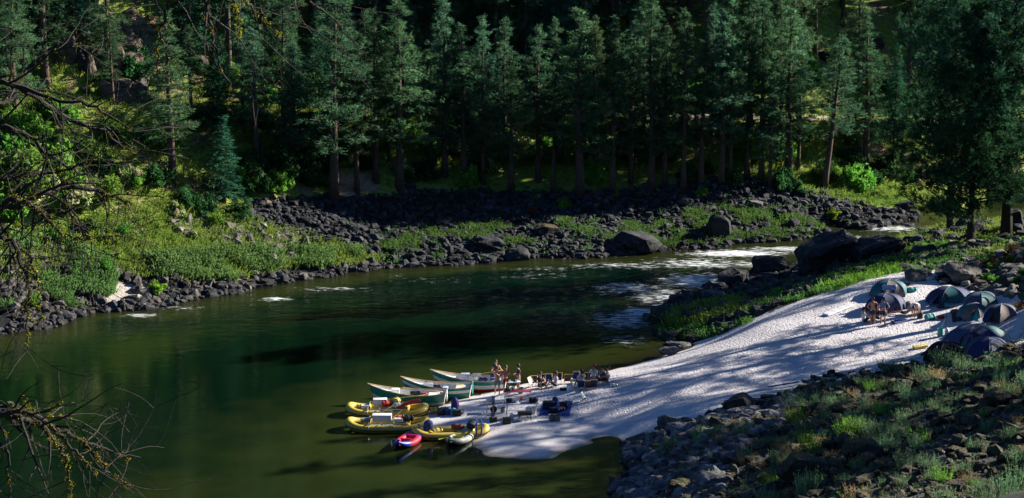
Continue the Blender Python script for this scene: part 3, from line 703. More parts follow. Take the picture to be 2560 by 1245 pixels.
BL = [
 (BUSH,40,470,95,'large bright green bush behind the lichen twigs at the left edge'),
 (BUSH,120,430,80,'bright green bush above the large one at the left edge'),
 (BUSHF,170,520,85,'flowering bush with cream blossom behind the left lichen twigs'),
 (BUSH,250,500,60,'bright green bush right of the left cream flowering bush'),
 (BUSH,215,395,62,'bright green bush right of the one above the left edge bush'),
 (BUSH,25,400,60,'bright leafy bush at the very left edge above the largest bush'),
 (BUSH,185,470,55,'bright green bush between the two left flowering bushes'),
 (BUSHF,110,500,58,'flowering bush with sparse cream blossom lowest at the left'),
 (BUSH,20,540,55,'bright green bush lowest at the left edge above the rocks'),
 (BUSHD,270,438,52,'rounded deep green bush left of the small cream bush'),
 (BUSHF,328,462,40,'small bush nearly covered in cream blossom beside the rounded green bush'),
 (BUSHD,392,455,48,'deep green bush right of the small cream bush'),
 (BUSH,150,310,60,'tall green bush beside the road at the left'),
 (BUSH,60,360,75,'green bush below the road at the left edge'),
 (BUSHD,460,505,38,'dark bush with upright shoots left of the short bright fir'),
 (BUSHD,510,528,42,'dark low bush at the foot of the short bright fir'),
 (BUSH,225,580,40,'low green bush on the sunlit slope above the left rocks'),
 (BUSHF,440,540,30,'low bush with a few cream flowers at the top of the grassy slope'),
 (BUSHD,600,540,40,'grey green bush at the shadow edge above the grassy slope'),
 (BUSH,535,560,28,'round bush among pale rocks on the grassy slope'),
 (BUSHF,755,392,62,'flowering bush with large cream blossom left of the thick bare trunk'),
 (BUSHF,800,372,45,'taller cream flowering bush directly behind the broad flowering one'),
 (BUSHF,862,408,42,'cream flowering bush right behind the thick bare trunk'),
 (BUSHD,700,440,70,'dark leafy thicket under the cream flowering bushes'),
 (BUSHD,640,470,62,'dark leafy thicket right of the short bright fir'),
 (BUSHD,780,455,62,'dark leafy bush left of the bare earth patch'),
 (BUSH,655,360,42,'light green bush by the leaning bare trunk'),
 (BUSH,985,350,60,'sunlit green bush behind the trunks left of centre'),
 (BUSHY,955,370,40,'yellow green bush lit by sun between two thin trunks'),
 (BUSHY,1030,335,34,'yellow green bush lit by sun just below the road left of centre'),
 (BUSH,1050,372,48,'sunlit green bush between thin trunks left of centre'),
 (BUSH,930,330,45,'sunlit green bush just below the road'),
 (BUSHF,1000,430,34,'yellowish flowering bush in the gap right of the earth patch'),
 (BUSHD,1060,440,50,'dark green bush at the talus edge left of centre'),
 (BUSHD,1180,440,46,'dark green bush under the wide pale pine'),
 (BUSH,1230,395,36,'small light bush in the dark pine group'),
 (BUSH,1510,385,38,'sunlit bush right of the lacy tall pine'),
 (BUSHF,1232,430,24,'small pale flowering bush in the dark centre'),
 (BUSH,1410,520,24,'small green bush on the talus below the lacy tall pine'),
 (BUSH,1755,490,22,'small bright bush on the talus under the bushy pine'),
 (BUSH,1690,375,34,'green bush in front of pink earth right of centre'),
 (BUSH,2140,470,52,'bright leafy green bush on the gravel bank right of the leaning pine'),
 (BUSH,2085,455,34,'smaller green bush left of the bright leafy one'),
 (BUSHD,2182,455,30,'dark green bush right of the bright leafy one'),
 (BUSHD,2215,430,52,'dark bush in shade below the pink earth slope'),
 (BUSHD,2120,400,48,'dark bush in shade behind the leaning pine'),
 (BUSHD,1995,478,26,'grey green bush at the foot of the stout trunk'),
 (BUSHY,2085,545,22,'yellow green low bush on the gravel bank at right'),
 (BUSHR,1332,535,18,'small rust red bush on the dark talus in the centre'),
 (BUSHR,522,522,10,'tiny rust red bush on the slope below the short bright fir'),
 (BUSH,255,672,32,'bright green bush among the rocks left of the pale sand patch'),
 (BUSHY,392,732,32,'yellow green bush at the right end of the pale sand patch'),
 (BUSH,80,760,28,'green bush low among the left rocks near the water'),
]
for pr, px, py, r, lab in BL: bush(random.choice(pr), px, py, r, lab, None, random.uniform(.85, 1.2))
k = 0; used = []
while k < 150:
    px = random.uniform(-100, 2300); py = random.uniform(150, 470)
    if px > 1950 and random.random() < .5: continue
    if 150 < px < 400 and py < 240 and random.random() < .8: continue
    g = gp(px, py, True)
    if abs(g.y-float(np.interp(g.x, _rx, _ry))) < 1.7: continue
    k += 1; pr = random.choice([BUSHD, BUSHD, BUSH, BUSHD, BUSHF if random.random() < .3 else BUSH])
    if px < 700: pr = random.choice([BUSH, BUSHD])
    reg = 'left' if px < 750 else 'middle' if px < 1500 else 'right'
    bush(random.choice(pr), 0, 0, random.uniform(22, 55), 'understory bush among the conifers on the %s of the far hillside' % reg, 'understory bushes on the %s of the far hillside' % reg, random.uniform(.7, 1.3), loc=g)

# ------------------------------------------------------------------ tufts of upright blades (near slope, grass)
def tuftmesh(seed, mat, n=130, h=1.0, spread=.35, w=.03, out=.35):
    g = np.random.default_rng(seed); a = g.random(n)*6.283; r = spread*np.sqrt(g.random(n))
    c = np.stack([r*np.cos(a), r*np.sin(a), np.full(n, -.02)], 1)
    d = np.stack([np.cos(a)*out*r/spread, np.sin(a)*out*r/spread, np.ones(n)], 1)+g.normal(size=(n, 3))*.12
    L = h*(.5+.5*g.random(n)); V1 = tris_from(c, d, L, w)
    # small leaves up each stem
    m = n*3; k = g.integers(0, n, m); t = .25+.7*g.random(m); dd = d/np.linalg.norm(d, axis=1)[:, None]
    c2 = c[k]+dd[k]*(L[k]*t)[:, None]; d2 = g.normal(size=(m, 3))+np.array([0, 0, .6]); V2 = tris_from(c2, d2, .12*h, w*1.3)
    return leafmesh('blades', np.concatenate([V1, V2]), mat, np.concatenate([g.random(n), g.random(m)]))
TS = [tuftmesh(90+i, M_sage, 90) for i in range(3)]; TG = [tuftmesh(95+i, M_leaf, 80, w=.035) for i in range(2)]
TY = [tuftmesh(98, M_grass, 120, out=.7)]; TW = [tuftmesh(101+i, M_straw, 90, h=.8, out=.6) for i in range(2)]
def scatter_stuff(name, protos, P, S, mat=None, zrot=True, rnd=True, label=None, cat=None, sink=0.0):
    """many copies of small meshes merged into one mesh; protos = list of (V,F,rnd or None)"""
    VV = []; FF = []; RR = []; off = 0
    ii = rng.integers(0, len(protos), len(P)); an = rng.random(len(P))*6.283
    for k in range(len(protos)):
        sel = np.where(ii == k)[0]
        if not len(sel): continue
        V0, F0, r0 = protos[k]; c = np.cos(an[sel])[:, None]; s = np.sin(an[sel])[:, None]; sc = S[sel]
        if sc.ndim == 1: sc = np.stack([sc]*3, 1)
        x = V0[None, :, 0]*sc[:, :1]; y = V0[None, :, 1]*sc[:, 1:2]; z = V0[None, :, 2]*sc[:, 2:3]
        Q = np.stack([x*c-y*s+P[sel, :1], x*s+y*c+P[sel, 1:2], z+P[sel, 2:3]-sink*sc[:, 2:3]], -1)
        n = len(sel); VV.append(Q.reshape(-1, 3)); FF.append((F0[None]+(np.arange(n)*len(V0))[:, None, None]+off).reshape(-1, F0.shape[1])); off += n*len(V0)
        rr = rng.random(n)
        RR.append((np.repeat(rr, len(V0))*(.6 if r0 is not None else 1)+(np.tile(r0, n)*.4 if r0 is not None else 0)))
    me = mesh_np(name, np.concatenate(VV), np.concatenate(FF), mat, False, np.concatenate(RR))
    o = obj_me(name, me); tag(o, label, cat, None, 'stuff'); return o
def proto_of(me):
    V0 = np.empty(len(me.vertices)*3, np.float32); me.vertices.foreach_get('co', V0)
    n = len(me.polygons); l = np.empty(len(me.loops), np.int32); me.loops.foreach_get('vertex_index', l)
    r = None
    if 'rnd' in me.attributes: r = np.empty(len(me.vertices), np.float32); me.attributes['rnd'].data.foreach_get('value', r)
    return V0.reshape(-1, 3), l.reshape(n, -1), r
def sample(poly, n, xr, yr, cond=None, jit=6):
    """random ground points whose picture position falls in poly"""
    out = []; tot = 0
    while tot < n:
        x = rng.uniform(*xr, 4000); y = rng.uniform(*yr, 4000); z = height(x, y); px, py = to_px(x, y, z)
        mk = inpoly(poly, px+rng.normal(size=4000)*jit, py+rng.normal(size=4000)*jit*.5) & (z > -.15)
        if cond is not None: mk &= cond(x, y, z, px, py)
        q = np.stack([x, y, z], 1)[mk]; out.append(q); tot += len(q)
    return np.concatenate(out)[:n]
LSLOPE = [(-400,640),(0,590),(230,540),(420,500),(560,520),(700,570),(830,600),(960,650),(900,668),(760,660),(600,700),(450,700),(330,690),(200,650),(60,700),(-400,780)]
gr_p = [proto_of(tuftmesh(110+i, M_grass, 14, h=.5, spread=.28, w=.05, out=.9)) for i in range(3)]
P = sample(LSLOPE, 5200, (-60, 5), (160, 205)); scatter_stuff('slope_grass', gr_p, P, .5+rng.random(len(P))*.9, M_grass)
HILLG = [(-300,60),(500,40),(800,200),(1500,300),(1900,330),(2100,300),(2300,300),(2300,500),(2080,490),(1900,440),(1500,420),(700,420),(500,500),(-300,600)]
P = sample(HILLG, 5500, (-60, 50), (170, 240)); scatter_stuff('hillside_grass', gr_p, P, .6+rng.random(len(P))*1.0, M_grass)
BANKG = [(1880,440),(2000,430),(2200,440),(2290,480),(2280,520),(2100,500),(1960,470)]
P = sample(BANKG, 1500, (15, 50), (195, 225)); scatter_stuff('bank_grass', gr_p, P, .4+rng.random(len(P))*.7, M_grass)
gl_p = [proto_of(tuftmesh(120+i, M_leaf, 16, h=.55, spread=.3, w=.07, out=.7)) for i in range(3)]
SHOOT = [(350,640),(640,625),(900,630),(880,668),(740,665),(560,700),(400,690)]
P = sample(SHOOT, 1900, (-40, 0), (165, 200), lambda x, y, z, px, py: vnoise(x*.5, y*.5, 77) > .38); scatter_stuff('willow_shoots', gl_p, P, .8+rng.random(len(P))*1.1, foliage('willow_leaves', (.10, .23, .06), (.2, .40, .13), .5))
TALG = [(900,640),(1000,590),(1150,570),(1350,545),(1550,560),(1800,520),(2000,530),(2150,560),(2100,585),(1900,600),(1640,618),(1500,600),(1350,605),(1100,640)]
P = sample(TALG, 2900, (-20, 40), (180, 215), lambda x, y, z, px, py: vnoise(x*.7, y*.7, 78) > .52); scatter_stuff('talus_greenery', gl_p, P, .5+rng.random(len(P))*.7, foliage('talus_leaves', (.06, .16, .035), (.15, .3, .07), .5))
P = sample([(850,500),(1250,470),(1750,450),(2100,520),(2150,570),(1600,625),(900,670)], 750, (-20, 40), (180, 215)); scatter_stuff('talus_sprigs', gl_p, P, .4+rng.random(len(P))*.5, MATS['talus_leaves'])
NB1 = [(1640,835),(1660,790),(1760,760),(1860,730),(1960,715),(2100,700),(2200,650),(2330,610),(2420,620),(2400,665),(2260,672),(2130,698),(2020,738),(1900,785),(1800,835),(1720,850)]
P = sample(NB1, 2800, (5, 36), (135, 185), lambda x, y, z, px, py: vnoise(x*.4, y*.4, 79) > .36); scatter_stuff('bank_greenery', gl_p, P, .5+rng.random(len(P))*.8, MATS['talus_leaves'])
P = sample([(1650,800),(1720,780),(1850,750),(1870,775),(1780,810),(1680,820)], 500, (5, 20), (140, 175)); scatter_stuff('tall_bank_grass', gr_p, P, 1.1+rng.random(len(P))*.9, M_grass)
P = sample([(2050,740),(2100,690),(2250,650),(2280,670),(2150,700),(2060,735)], 500, (15, 36), (140, 185)); scatter_stuff('dune_edge_grass', gr_p, P, 1.0+rng.random(len(P))*.8, M_leaf)
NSL = [(1560,1160),(1660,1100),(1820,1040),(2000,990),(2200,945),(2400,900),(2640,850),(2760,1400),(1560,1400),(1560,1230)]
P = sample([(1820,1120),(2000,1010),(2250,960),(2640,880),(2760,1400),(1800,1400)], 2600, (8, 50), (100, 150), lambda x, y, z, px, py: vnoise(x*.5, y*.5, 80) > .42); scatter_stuff('slope_weeds', gr_p, P, .2+rng.random(len(P))*.4, foliage('weed_leaves', (.09, .13, .05), (.2, .24, .1), .4, (.3, .25, .14)))
# individual plants on the near slope
grp = {'sage': ('grey green upright sagebrush tuft on the stony near slope', 'sagebrush tufts on the near slope'), 'green': ('bright green upright weed tuft on the stony near slope', 'green weed tufts on the near slope'), 'straw': ('dry straw coloured grass tuft on the stony near slope', 'dry grass tufts on the near slope')}
P = sample([(1650,1110),(1850,1060),(2050,1005),(2260,950),(2600,880),(2700,1245),(2600,1300),(1650,1300),(1640,1180)], 215, (8, 50), (100, 150), lambda x, y, z, px, py: ~((px < 1850) & (py > 1180) & (vnoise(x, y, 3) > .6)))
for q in P:
    kd = random.choices(['sage', 'green', 'straw'], [7, 2, 3])[0]; me = random.choice({'sage': TS, 'green': TG, 'straw': TW}[kd])
    o = obj_me('weed_tuft' if kd != 'sage' else 'sagebrush', me, None, (q[0], q[1], q[2]-.03)); s = random.uniform(.5, 1.25); o.scale = (s*random.uniform(.8, 1.3), s, s); o.rotation_euler = (0, 0, random.random()*6.28)
    tag(o, grp[kd][0], 'plant', grp[kd][1])
for px, py, s, lab in ((2230,925,1.1,'grey sagebrush at the edge of the sand'),(2370,905,1.4,'large grey sagebrush in front of the black tent'),(2305,930,.9,'small grey sagebrush left of the large one before the black tent'),(2165,960,.9,'grey sagebrush at the lower sand edge'),(2085,965,.7,'small grey sagebrush left along the lower sand edge'),(1990,1000,1.0,'grey sagebrush above the dark boulder slope')):
    g = gp(px, py+8); o = obj_me('sagebrush', TS[0], None, g); o.scale = (s*1.5, s*1.4, s); tag(o, lab, 'plant')
bush(BUSHY[0], 2140, 1085, 30, 'vivid yellow green leafy bush behind the dark mossy boulder', None, .8, False)
bush(BUSHY[0], 2095, 1240, 22, 'low yellow flowered plant at the bottom edge of the near slope', None, .6, False)
bush(BUSHD[0], 1775, 1088, 20, 'dark green low bush among the pale shore stones', None, .8, False)
for i, (px, py, r) in enumerate(((2480,665,34),(2535,640,40),(2550,770,30),(2440,640,22))):
    bush((bushmesh(130+i, foliage('rusty_twigs', (.10, .05, .025), (.22, .11, .05), .3) if 'rusty_twigs' not in MATS else MATS['rusty_twigs'], 900, (.2, .05), clumps=12), None), px, py, r, 'rust brown dead bush on the bank behind the tents, %s' % ('below the huge pine', 'at the right edge', 'behind the striped tent', 'left of the huge pine foot')[i], None, .8, False)
P = sample([(2280,660),(2330,610),(2450,600),(2640,600),(2640,740),(2500,730),(2380,690)], 60, (25, 45), (140, 185))
for q in P: bush(random.choice(random.choice([BUSHD, BUSH, BUSHD])), 0, 0, random.uniform(12, 26), 'low green bush on the rocky bank beneath the right hand pines', 'low bushes beneath the right hand pines', .8, False, loc=Vector(q))

UPB = [(2200,640),(2250,600),(2330,572),(2500,552),(2650,548),(2650,640),(2400,640),(2300,640)]
P = sample(UPB, 1500, (20, 55), (150, 215)); scatter_stuff('upstream_bank_grass', gr_p, P, .5+rng.random(len(P))*.9, M_grass)
for q in sample(UPB, 26, (20, 50), (150, 215)): bush(random.choice(BUSHD+BUSH), 0, 0, random.uniform(14, 30), 'low green bush on the bank where the river bends away', 'low bushes at the river bend', .7, False, loc=Vector(q))

LRK = [(-300,640),(0,590),(160,590),(270,640),(330,690),(300,760),(0,830),(-300,880)]
P = sample(LRK, 2300, (-60, 0), (155, 205), lambda x, y, z, px, py: (vnoise(x*.35, y*.35, 14) < .5) & (py < 770)); scatter_stuff('left_bank_greenery', gl_p, P, .6+rng.random(len(P))*.9, MATS['willow_leaves'])
for q in sample([(-100,560),(260,560),(420,540),(500,600),(300,650),(-100,640)], 34, (-60, 0), (160, 200)): bush(random.choice(BUSH+BUSHY+BUSHF), 0, 0, random.uniform(14, 30), 'low sunlit bush on the grassy slope above the left shore rocks', 'low sunlit bushes on the left slope', .8, True, loc=Vector(q))
# ------------------------------------------------------------------ rocks
def rockproto(seed, n=16, sub=False):
    g = random.Random(seed); bm = bmesh.new()
    for k in range(n):
        v = Vector((g.gauss(0, 1), g.gauss(0, 1), g.gauss(0, 1))).normalized()*g.uniform(.82, 1.1)
        v = Vector([max(-.8, min(.8, c)) for c in v]); bm.verts.new(v)
    r = bmesh.ops.convex_hull(bm, input=bm.verts[:]); bmesh.ops.delete(bm, geom=list({e for e in r['geom_interior'] if isinstance(e, bmesh.types.BMVert)}), context='VERTS')
    bmesh.ops.triangulate(bm, faces=bm.faces[:])
    me = bpy.data.meshes.new('rock'); bm.to_mesh(me); bm.free(); return me
def bigrock(seed, flat=1.0, n=18):
    from mathutils import noise as mn
    me = rockproto(seed, n); bm = bmesh.new(); bm.from_mesh(me)
    bmesh.ops.bevel(bm, geom=bm.edges[:], offset=.06, segments=1, affect='EDGES', clamp_overlap=True)
    bmesh.ops.triangulate(bm, faces=bm.faces[:])
    bmesh.ops.subdivide_edges(bm, edges=bm.edges[:], cuts=2, use_grid_fill=True)
    for v in bm.verts:
        q = v.co*2.2+Vector((seed, 0, 0)); d = mn.fractal(q, 1, 2, 4)*.13; v.co += v.co.normalized()*d
    bm.to_mesh(me); bm.free()
    for p in me.polygons: p.use_smooth = True
    try: me.set_sharp_from_angle(angle=R(30))
    except Exception: pass
    a = me.attributes.new('rnd', 'FLOAT', 'POINT'); a.data.foreach_set('value', np.full(len(me.vertices), .45, np.float32)); return me
M_rkd = rockmat('basalt', (.010, .011, .014), (.026, .028, .034), (.07, .07, .078))
M_rkl = rockmat('weathered_rock', (.035, .032, .032), (.10, .09, .085), (.25, .225, .21))
M_rkg = rockmat('grey_shore_rock', (.03, .03, .035), (.09, .09, .10), (.24, .235, .245))
M_rkm = rockmat('mossy_rock', (.010, .009, .009), (.03, .026, .023), (.09, .08, .065), moss=(.075, .065, .02))
RP = [rockproto(200+i, 15+i % 5) for i in range(12)]; RPn = [proto_of(m_) for m_ in RP]
for i in range(len(RPn)): RPn[i] = (RPn[i][0], RPn[i][1], None)
NIND = 0
def rockfield(name, poly, n, xr, yr, sz, mat, nind, lab, grp, cond=None, power=3.0, flat=.82, shapes=None):
    P = sample(poly, n, xr, yr, cond, 4)
    s = sz[0]+(sz[1]-sz[0])*rng.random(n)**power
    P = P[np.argsort(-s)]; s = np.sort(s)[::-1]
    S = np.stack([s*rng.uniform(.8, 1.5, n), s*rng.uniform(.7, 1.1, n), s*rng.uniform(flat*.7, flat*1.3, n)], 1)
    P[:, 2] += S[:, 2]*.15
    px, py = to_px(P[:, 0], P[:, 1], P[:, 2]); vis = (px > -20) & (px < 2580) & (py > -10) & (py < 1260)
    ind = np.where(vis)[0][:nind]; rest = np.ones(n, bool); rest[ind] = False
    for i in ind:
        o = obj_me('rock', INDP[mat.name][int(rng.integers(0, 5))], None, P[i]); o.scale = S[i]*1.05; o.rotation_euler = (rng.normal()*.2, rng.normal()*.2, rng.random()*6.28); tag(o, lab, 'rock', grp)
    scatter_stuff(name, RPn, P[rest], S[rest], mat)
M_rks = rockmat('shore_rock', (.015, .014, .014), (.055, .05, .047), (.2, .18, .165))
INDP = {}
for m_ in (M_rks, M_rkd, M_rkl, M_rkg, M_rkm):
    L_ = []
    for i in range(5):
        me = bigrock(300+i+len(INDP)*7); me.materials.append(m_); me.attributes['rnd'].data.foreach_set('value', np.full(len(me.vertices), .25+.15*i, np.float32)); L_.append(me)
    INDP[m_.name] = L_
TAL = [(860,500),(1050,470),(1300,478),(1500,482),(1680,458),(1830,438),(1960,455),(2060,478),(2180,520),(2290,525),(2300,548),(2150,578),(2000,602),(1800,622),(1650,632),(1500,648),(1300,650),(1100,668),(980,672),(930,640),(820,590),(800,540)]
rockfield('talus_rocks', TAL, 8000, (-22, 48), (180, 220), (.11, .5), M_rkd, 75, 'dark basalt rock in the talus of the far bank right of the grass slope', 'talus rocks on the far bank')
SHAD = [(540,530),(640,500),(760,490),(880,495),(920,560),(960,640),(860,620),(700,590)]
rockfield('shaded_rocks', SHAD, 1500, (-35, 0), (175, 215), (.1, .45), M_rkd, 0, '', '')
SHOREL = [(-300,880),(-300,640),(0,600),(150,595),(260,640),(330,690),(430,700),(560,705),(740,668),(900,655),(960,668),(900,682),(700,712),(560,742),(330,785),(0,845)]
rockfield('left_shore_rocks', SHOREL, 2000, (-60, 0), (155, 205), (.12, .6), M_rks, 60, 'pale weathered rock on the left part of the far shore', 'rocks on the left part of the far shore', cond=lambda x, y, z, px, py: (vnoise(x*.35, y*.35, 14) > .42) & ~inpoly(LSAND, px, py) | (vnoise(x*2, y*2, 4) > .8))
SLR = [(420,530),(560,550),(760,590),(860,640),(700,660),(560,640),(440,600)]
rockfield('slope_rocks', SLR, 260, (-40, 0), (165, 205), (.15, .7), M_rkl, 22, 'pale rock lying on the sunlit grassy slope at left', 'rocks on the sunlit grassy slope', power=2.2)
rockfield('river_edge_stones', [(-300,860),(0,812),(330,757),(560,718),(900,660),(1200,643),(1500,628),(1800,604),(2150,560),(2290,535),(2290,556),(2150,582),(1800,628),(1500,652),(1200,668),(900,690),(560,750),(330,797),(0,855),(-300,900)], 1100, (-60, 48), (155, 220), (.18, .6), M_rkd, 0, '', '')
rockfield('bank_rocks', [(1600,800),(1650,762),(1740,730),(1880,690),(2000,670),(2130,640),(2240,600),(2330,575),(2430,590),(2420,650),(2260,665),(2130,695),(2020,735),(1900,785),(1800,835),(1720,860),(1650,850)], 1500, (3, 38), (130, 190), (.15, .8), M_rkd, 35, 'dark rock on the bank between the river and the white sand', 'rocks between the river and the white sand')
SHORER = [(1535,1250),(1545,1210),(1595,1180),(1550,1150),(1560,1120),(1650,1075),(1760,1050),(1900,1008),(2000,1000),(1960,1060),(1850,1130),(1800,1200),(1780,1300),(1500,1320)]
rockfield('near_shore_stones', SHORER, 2300, (4, 24), (100, 140), (.1, .62), M_rkg, 50, 'grey angular stone on the near shore below the dark boulder', 'stones on the near shore', power=2.4)
rockfield('near_slope_stones', NSL, 3600, (8, 52), (98, 152), (.07, .62), M_rkm, 40, 'dark mossy stone on the near slope among sagebrush', 'stones among the sagebrush', power=4)
rockfield('near_slope_pebbles', NSL, 2500, (8, 52), (98, 152), (.05, .22), M_rkg, 0, '', '', power=2)
rockfield('camp_bank_rocks', [(2250,680),(2330,640),(2400,610),(2640,600),(2640,750),(2500,740),(2400,715),(2300,700)], 350, (25, 45), (135, 185), (.12, .9), M_rkl, 14, 'brown rock on the bank behind the tents', 'rocks on the bank behind the tents')
BO = [ # px, py(base), width, height, mat, label, tilt
 (2068,688,165,104,M_rkd,'largest dark slab boulder leaning at the rapids',-.35,1),
 (2195,655,130,66,M_rkd,'dark boulder right of the largest leaning slab',-.2,2),
 (1927,692,88,60,M_rkd,'dark angular boulder left of the largest leaning slab',.1,3),
 (1835,722,80,52,M_rkd,'dark blocky boulder at the rapids edge left of the angular one',.0,4),
 (1785,756,62,34,M_rkg,'low grey boulder at the rapids edge beside foam',.1,5),
 (1700,768,60,30,M_rkd,'dark boulder at the upstream end of the bank tip',.1,6),
 (1655,800,60,32,M_rkd,'dark boulder at the very tip of the bank in the rapids',.1,7),
 (1592,628,118,50,M_rkd,'wide flat topped grey boulder on the far waterline',.12,8),
 (1797,602,62,72,M_rkd,'upright dark boulder on the far waterline',-.1,9),
 (1292,655,62,44,M_rkd,'dark boulder on the far waterline left of the wide grey one',0,10),
 (1222,628,82,40,M_rkd,'long low dark boulder in the talus left of centre',.1,11),
 (1366,592,58,32,M_rkm,'brown mossy boulder in the talus at centre',0,12),
 (1715,520,38,26,M_rkl,'pale round boulder high on the talus',0,13),
 (1885,522,44,20,M_rkl,'pale flat boulder high on the talus right of the round one',0,14),
 (1985,580,30,34,M_rkd,'small upright dark boulder right part of the talus',0,15),
 (2110,470,38,22,M_rkl,'pale boulder beside the bright leafy bush on gravel bank',0,16),
 (2262,528,52,28,M_rkd,'dark boulder on the far shore where the river bends away',0,17),
 (2270,566,40,16,M_rkd,'flat dark rock standing in the river at the bend',0,18),
 (1846,1042,80,58,M_rkd,'dark pointed boulder at the lower edge of the sand',.1,19),
 (1665,1080,42,42,M_rkl,'tan upright boulder on the lower sand tip',.05,20),
 (2010,1222,120,92,M_rkm,'blocky boulder with mossy flat top near the bottom edge',0,21),
 (2160,1160,100,60,M_rkm,'dark wide boulder below the vivid yellow green bush',0,22),
 (2112,1050,66,42,M_rkm,'dark rounded boulder above the vivid yellow green bush',0,23),
 (1790,1232,90,52,M_rkg,'light grey rough boulder at the bottom near the shore stones',0,24),
 (1700,1240,70,40,M_rkm,'dark boulder at the bottom beside the light grey rough one',0,25),
 (1672,892,48,26,M_rkg,'triangular grey rock at the waterline above the sand',0,26),
 (1700,868,60,20,M_rkg,'flat grey rock upstream of the triangular one',0,27),
 (1265,1232,58,28,M_rkd,'dark rock just under the shallow water at the bottom',0,28),
 (160,806,44,22,M_rkd,'round dark rock in the water at the left far shore',0,29),
 (595,738,26,13,M_rkd,'small dark rock in the water off the grassy far shore',0,30),
 (2400,712,100,55,M_rkl,'big brown rock behind the tents under the pines',.1,31),
 (2345,745,26,14,M_rkd,'small dark rock between the striped tents',0,32),
 (2535,590,62,66,M_rkd,'dark boulder at the foot of the huge right edge pine',0,33),
 (2500,1020,80,46,M_rkm,'dark boulder at the right edge of the near slope',0,34),
 (2330,1010,70,30,M_rkm,'low dark boulder among sagebrush on the right of the near slope',0,35),
 (2235,935,50,18,M_rkd,'flat dark rock where sand and sagebrush meet',0,36),
]
for px, py, w, h, mt, lab, tl, sd_ in BO:
    g = gp(px, py-h*.12); D = math.hypot(g.y, HC)/F; me = bigrock(400+sd_, n=20 if sd_ == 1 else 30); me.materials.append(mt)
    o = obj_me('boulder', me, None, (g.x, g.y+.3, max(g.z, -.3)+h*D*.36-(.42 if px == 1265 else 0))); o.scale = (w*D*.62, max(w, h)*D*.55, h*D*.56); o.rotation_euler = (0, tl, 0); tag(o, lab, 'boulder')
EDG = [(1650,1060),(1760,1040),(1890,1000),(1985,978),(2020,950),(2150,928),(2290,905),(2400,882),(2540,862),(2640,850),(2640,880),(2540,885),(2400,905),(2290,930),(2150,955),(2030,975),(2000,1000),(1890,1025),(1770,1065),(1660,1090)]
rockfield('sand_edge_stones', EDG, 900, (8, 40), (118, 158), (.06, .4), M_rkm, 0, '', '', power=3)
rockfield('sand_edge_pale_stones', EDG, 500, (8, 40), (118, 158), (.05, .3), M_rkg, 0, '', '', power=3)
rockfield('river_bend_rocks', UPB, 260, (20, 50), (150, 215), (.15, .9), M_rkd, 8, 'dark rock on the near bank where the river bends away', 'rocks at the river bend')
# cliff outcrops at upper left: separate crags
M_rkc = rockmat('brown_cliff_rock', (.04, .032, .026), (.12, .09, .065), (.25, .19, .135))
INDP['brown_cliff_rock'] = []
for i in range(5):
    me = bigrock(370+i, n=26); me.materials.append(M_rkc); INDP['brown_cliff_rock'].append(me)
CP_ = [(140,-60),(230,-20),(290,60),(345,150),(380,250),(300,262),(235,240),(200,150),(110,140),(90,40)]
rockfield('cliff_rocks', CP_, 90, (-50, -10), (165, 225), (.4, 1.3), M_rkc, 16, 'rugged rock of the brown cliff at upper left', 'cliff rocks at upper left', power=1.3, flat=1.3)
rockfield('upper_left_rocks', [(60,-80),(620,-80),(600,150),(420,240),(100,240)], 160, (-60, -5), (165, 240), (.2, .9), M_rkc, 0, '', '', power=2, flat=.9)
CL = [(205,205,60,90,'tall dark crag left of the cliff pine'),(345,238,62,70,'pale crag right of the cliff pine above the road'),(690,215,30,60,'narrow dark crag between the left firs'),(2080,160,90,40,'dark rock band on the upper right slope'),(2185,130,60,40,'dark crag on the grassy upper right slope'),(1690,30,50,30,'pink crag at the top between pine tops')]
for i, (px, py, w, h, lab) in enumerate(CL):
    g = gp(px, py, True); D = math.hypot(g.y, HC)/F; me = bigrock(500+i, n=22); me.materials.append(M_rkl if 'pale' in lab or 'pink' in lab else M_rkd)
    o = obj_me('crag', me, None, (g.x, g.y+.8, g.z+h*D*.3)); o.scale = (w*D*.6, w*D*.5, h*D*.62); o.rotation_euler = (.2, (i % 3-1)*.15, i); tag(o, lab, 'rock outcrop')
# ------------------------------------------------------------------ boats and gear
S = simple
TEAL = S('teal_paint', (.01, .19, .16), .35, var=.08, coat=.3); WHITEP = S('white_paint', (.72, .72, .70), .4, var=.06); REDP = S('red_paint', (.35, .02, .015), .4, var=.1); GREYH = S('pale_grey_paint', (.42, .45, .42), .45, var=.08)
WOOD = S('oiled_wood', (.42, .26, .12), .5, var=.25, scale=3); WOODY = S('yellow_wood', (.62, .45, .16), .5, var=.15); ALU = S('aluminium', (.5, .52, .55), .35, .8, var=.08); DSTEEL = S('dark_steel', (.06, .065, .07), .5, .5)
YEL = S('yellow_rubber', (.50, .37, .055), .45, var=.08, scale=3); BLK = S('black_rubber', (.012, .012, .014), .5); GREYF = S('grey_fabric', (.16, .17, .19), .8)
WPL = S('white_plastic', (.72, .74, .76), .4, var=.04); BLU = S('blue_fabric', (.012, .035, .20), .7); NAVY = S('navy_fabric', (.008, .014, .045), .75); REDF = S('red_fabric', (.5, .025, .025), .7); TEALF = S('teal_fabric', (.02, .27, .27), .7); BLKF = S('black_fabric', (.014, .015, .02), .75)
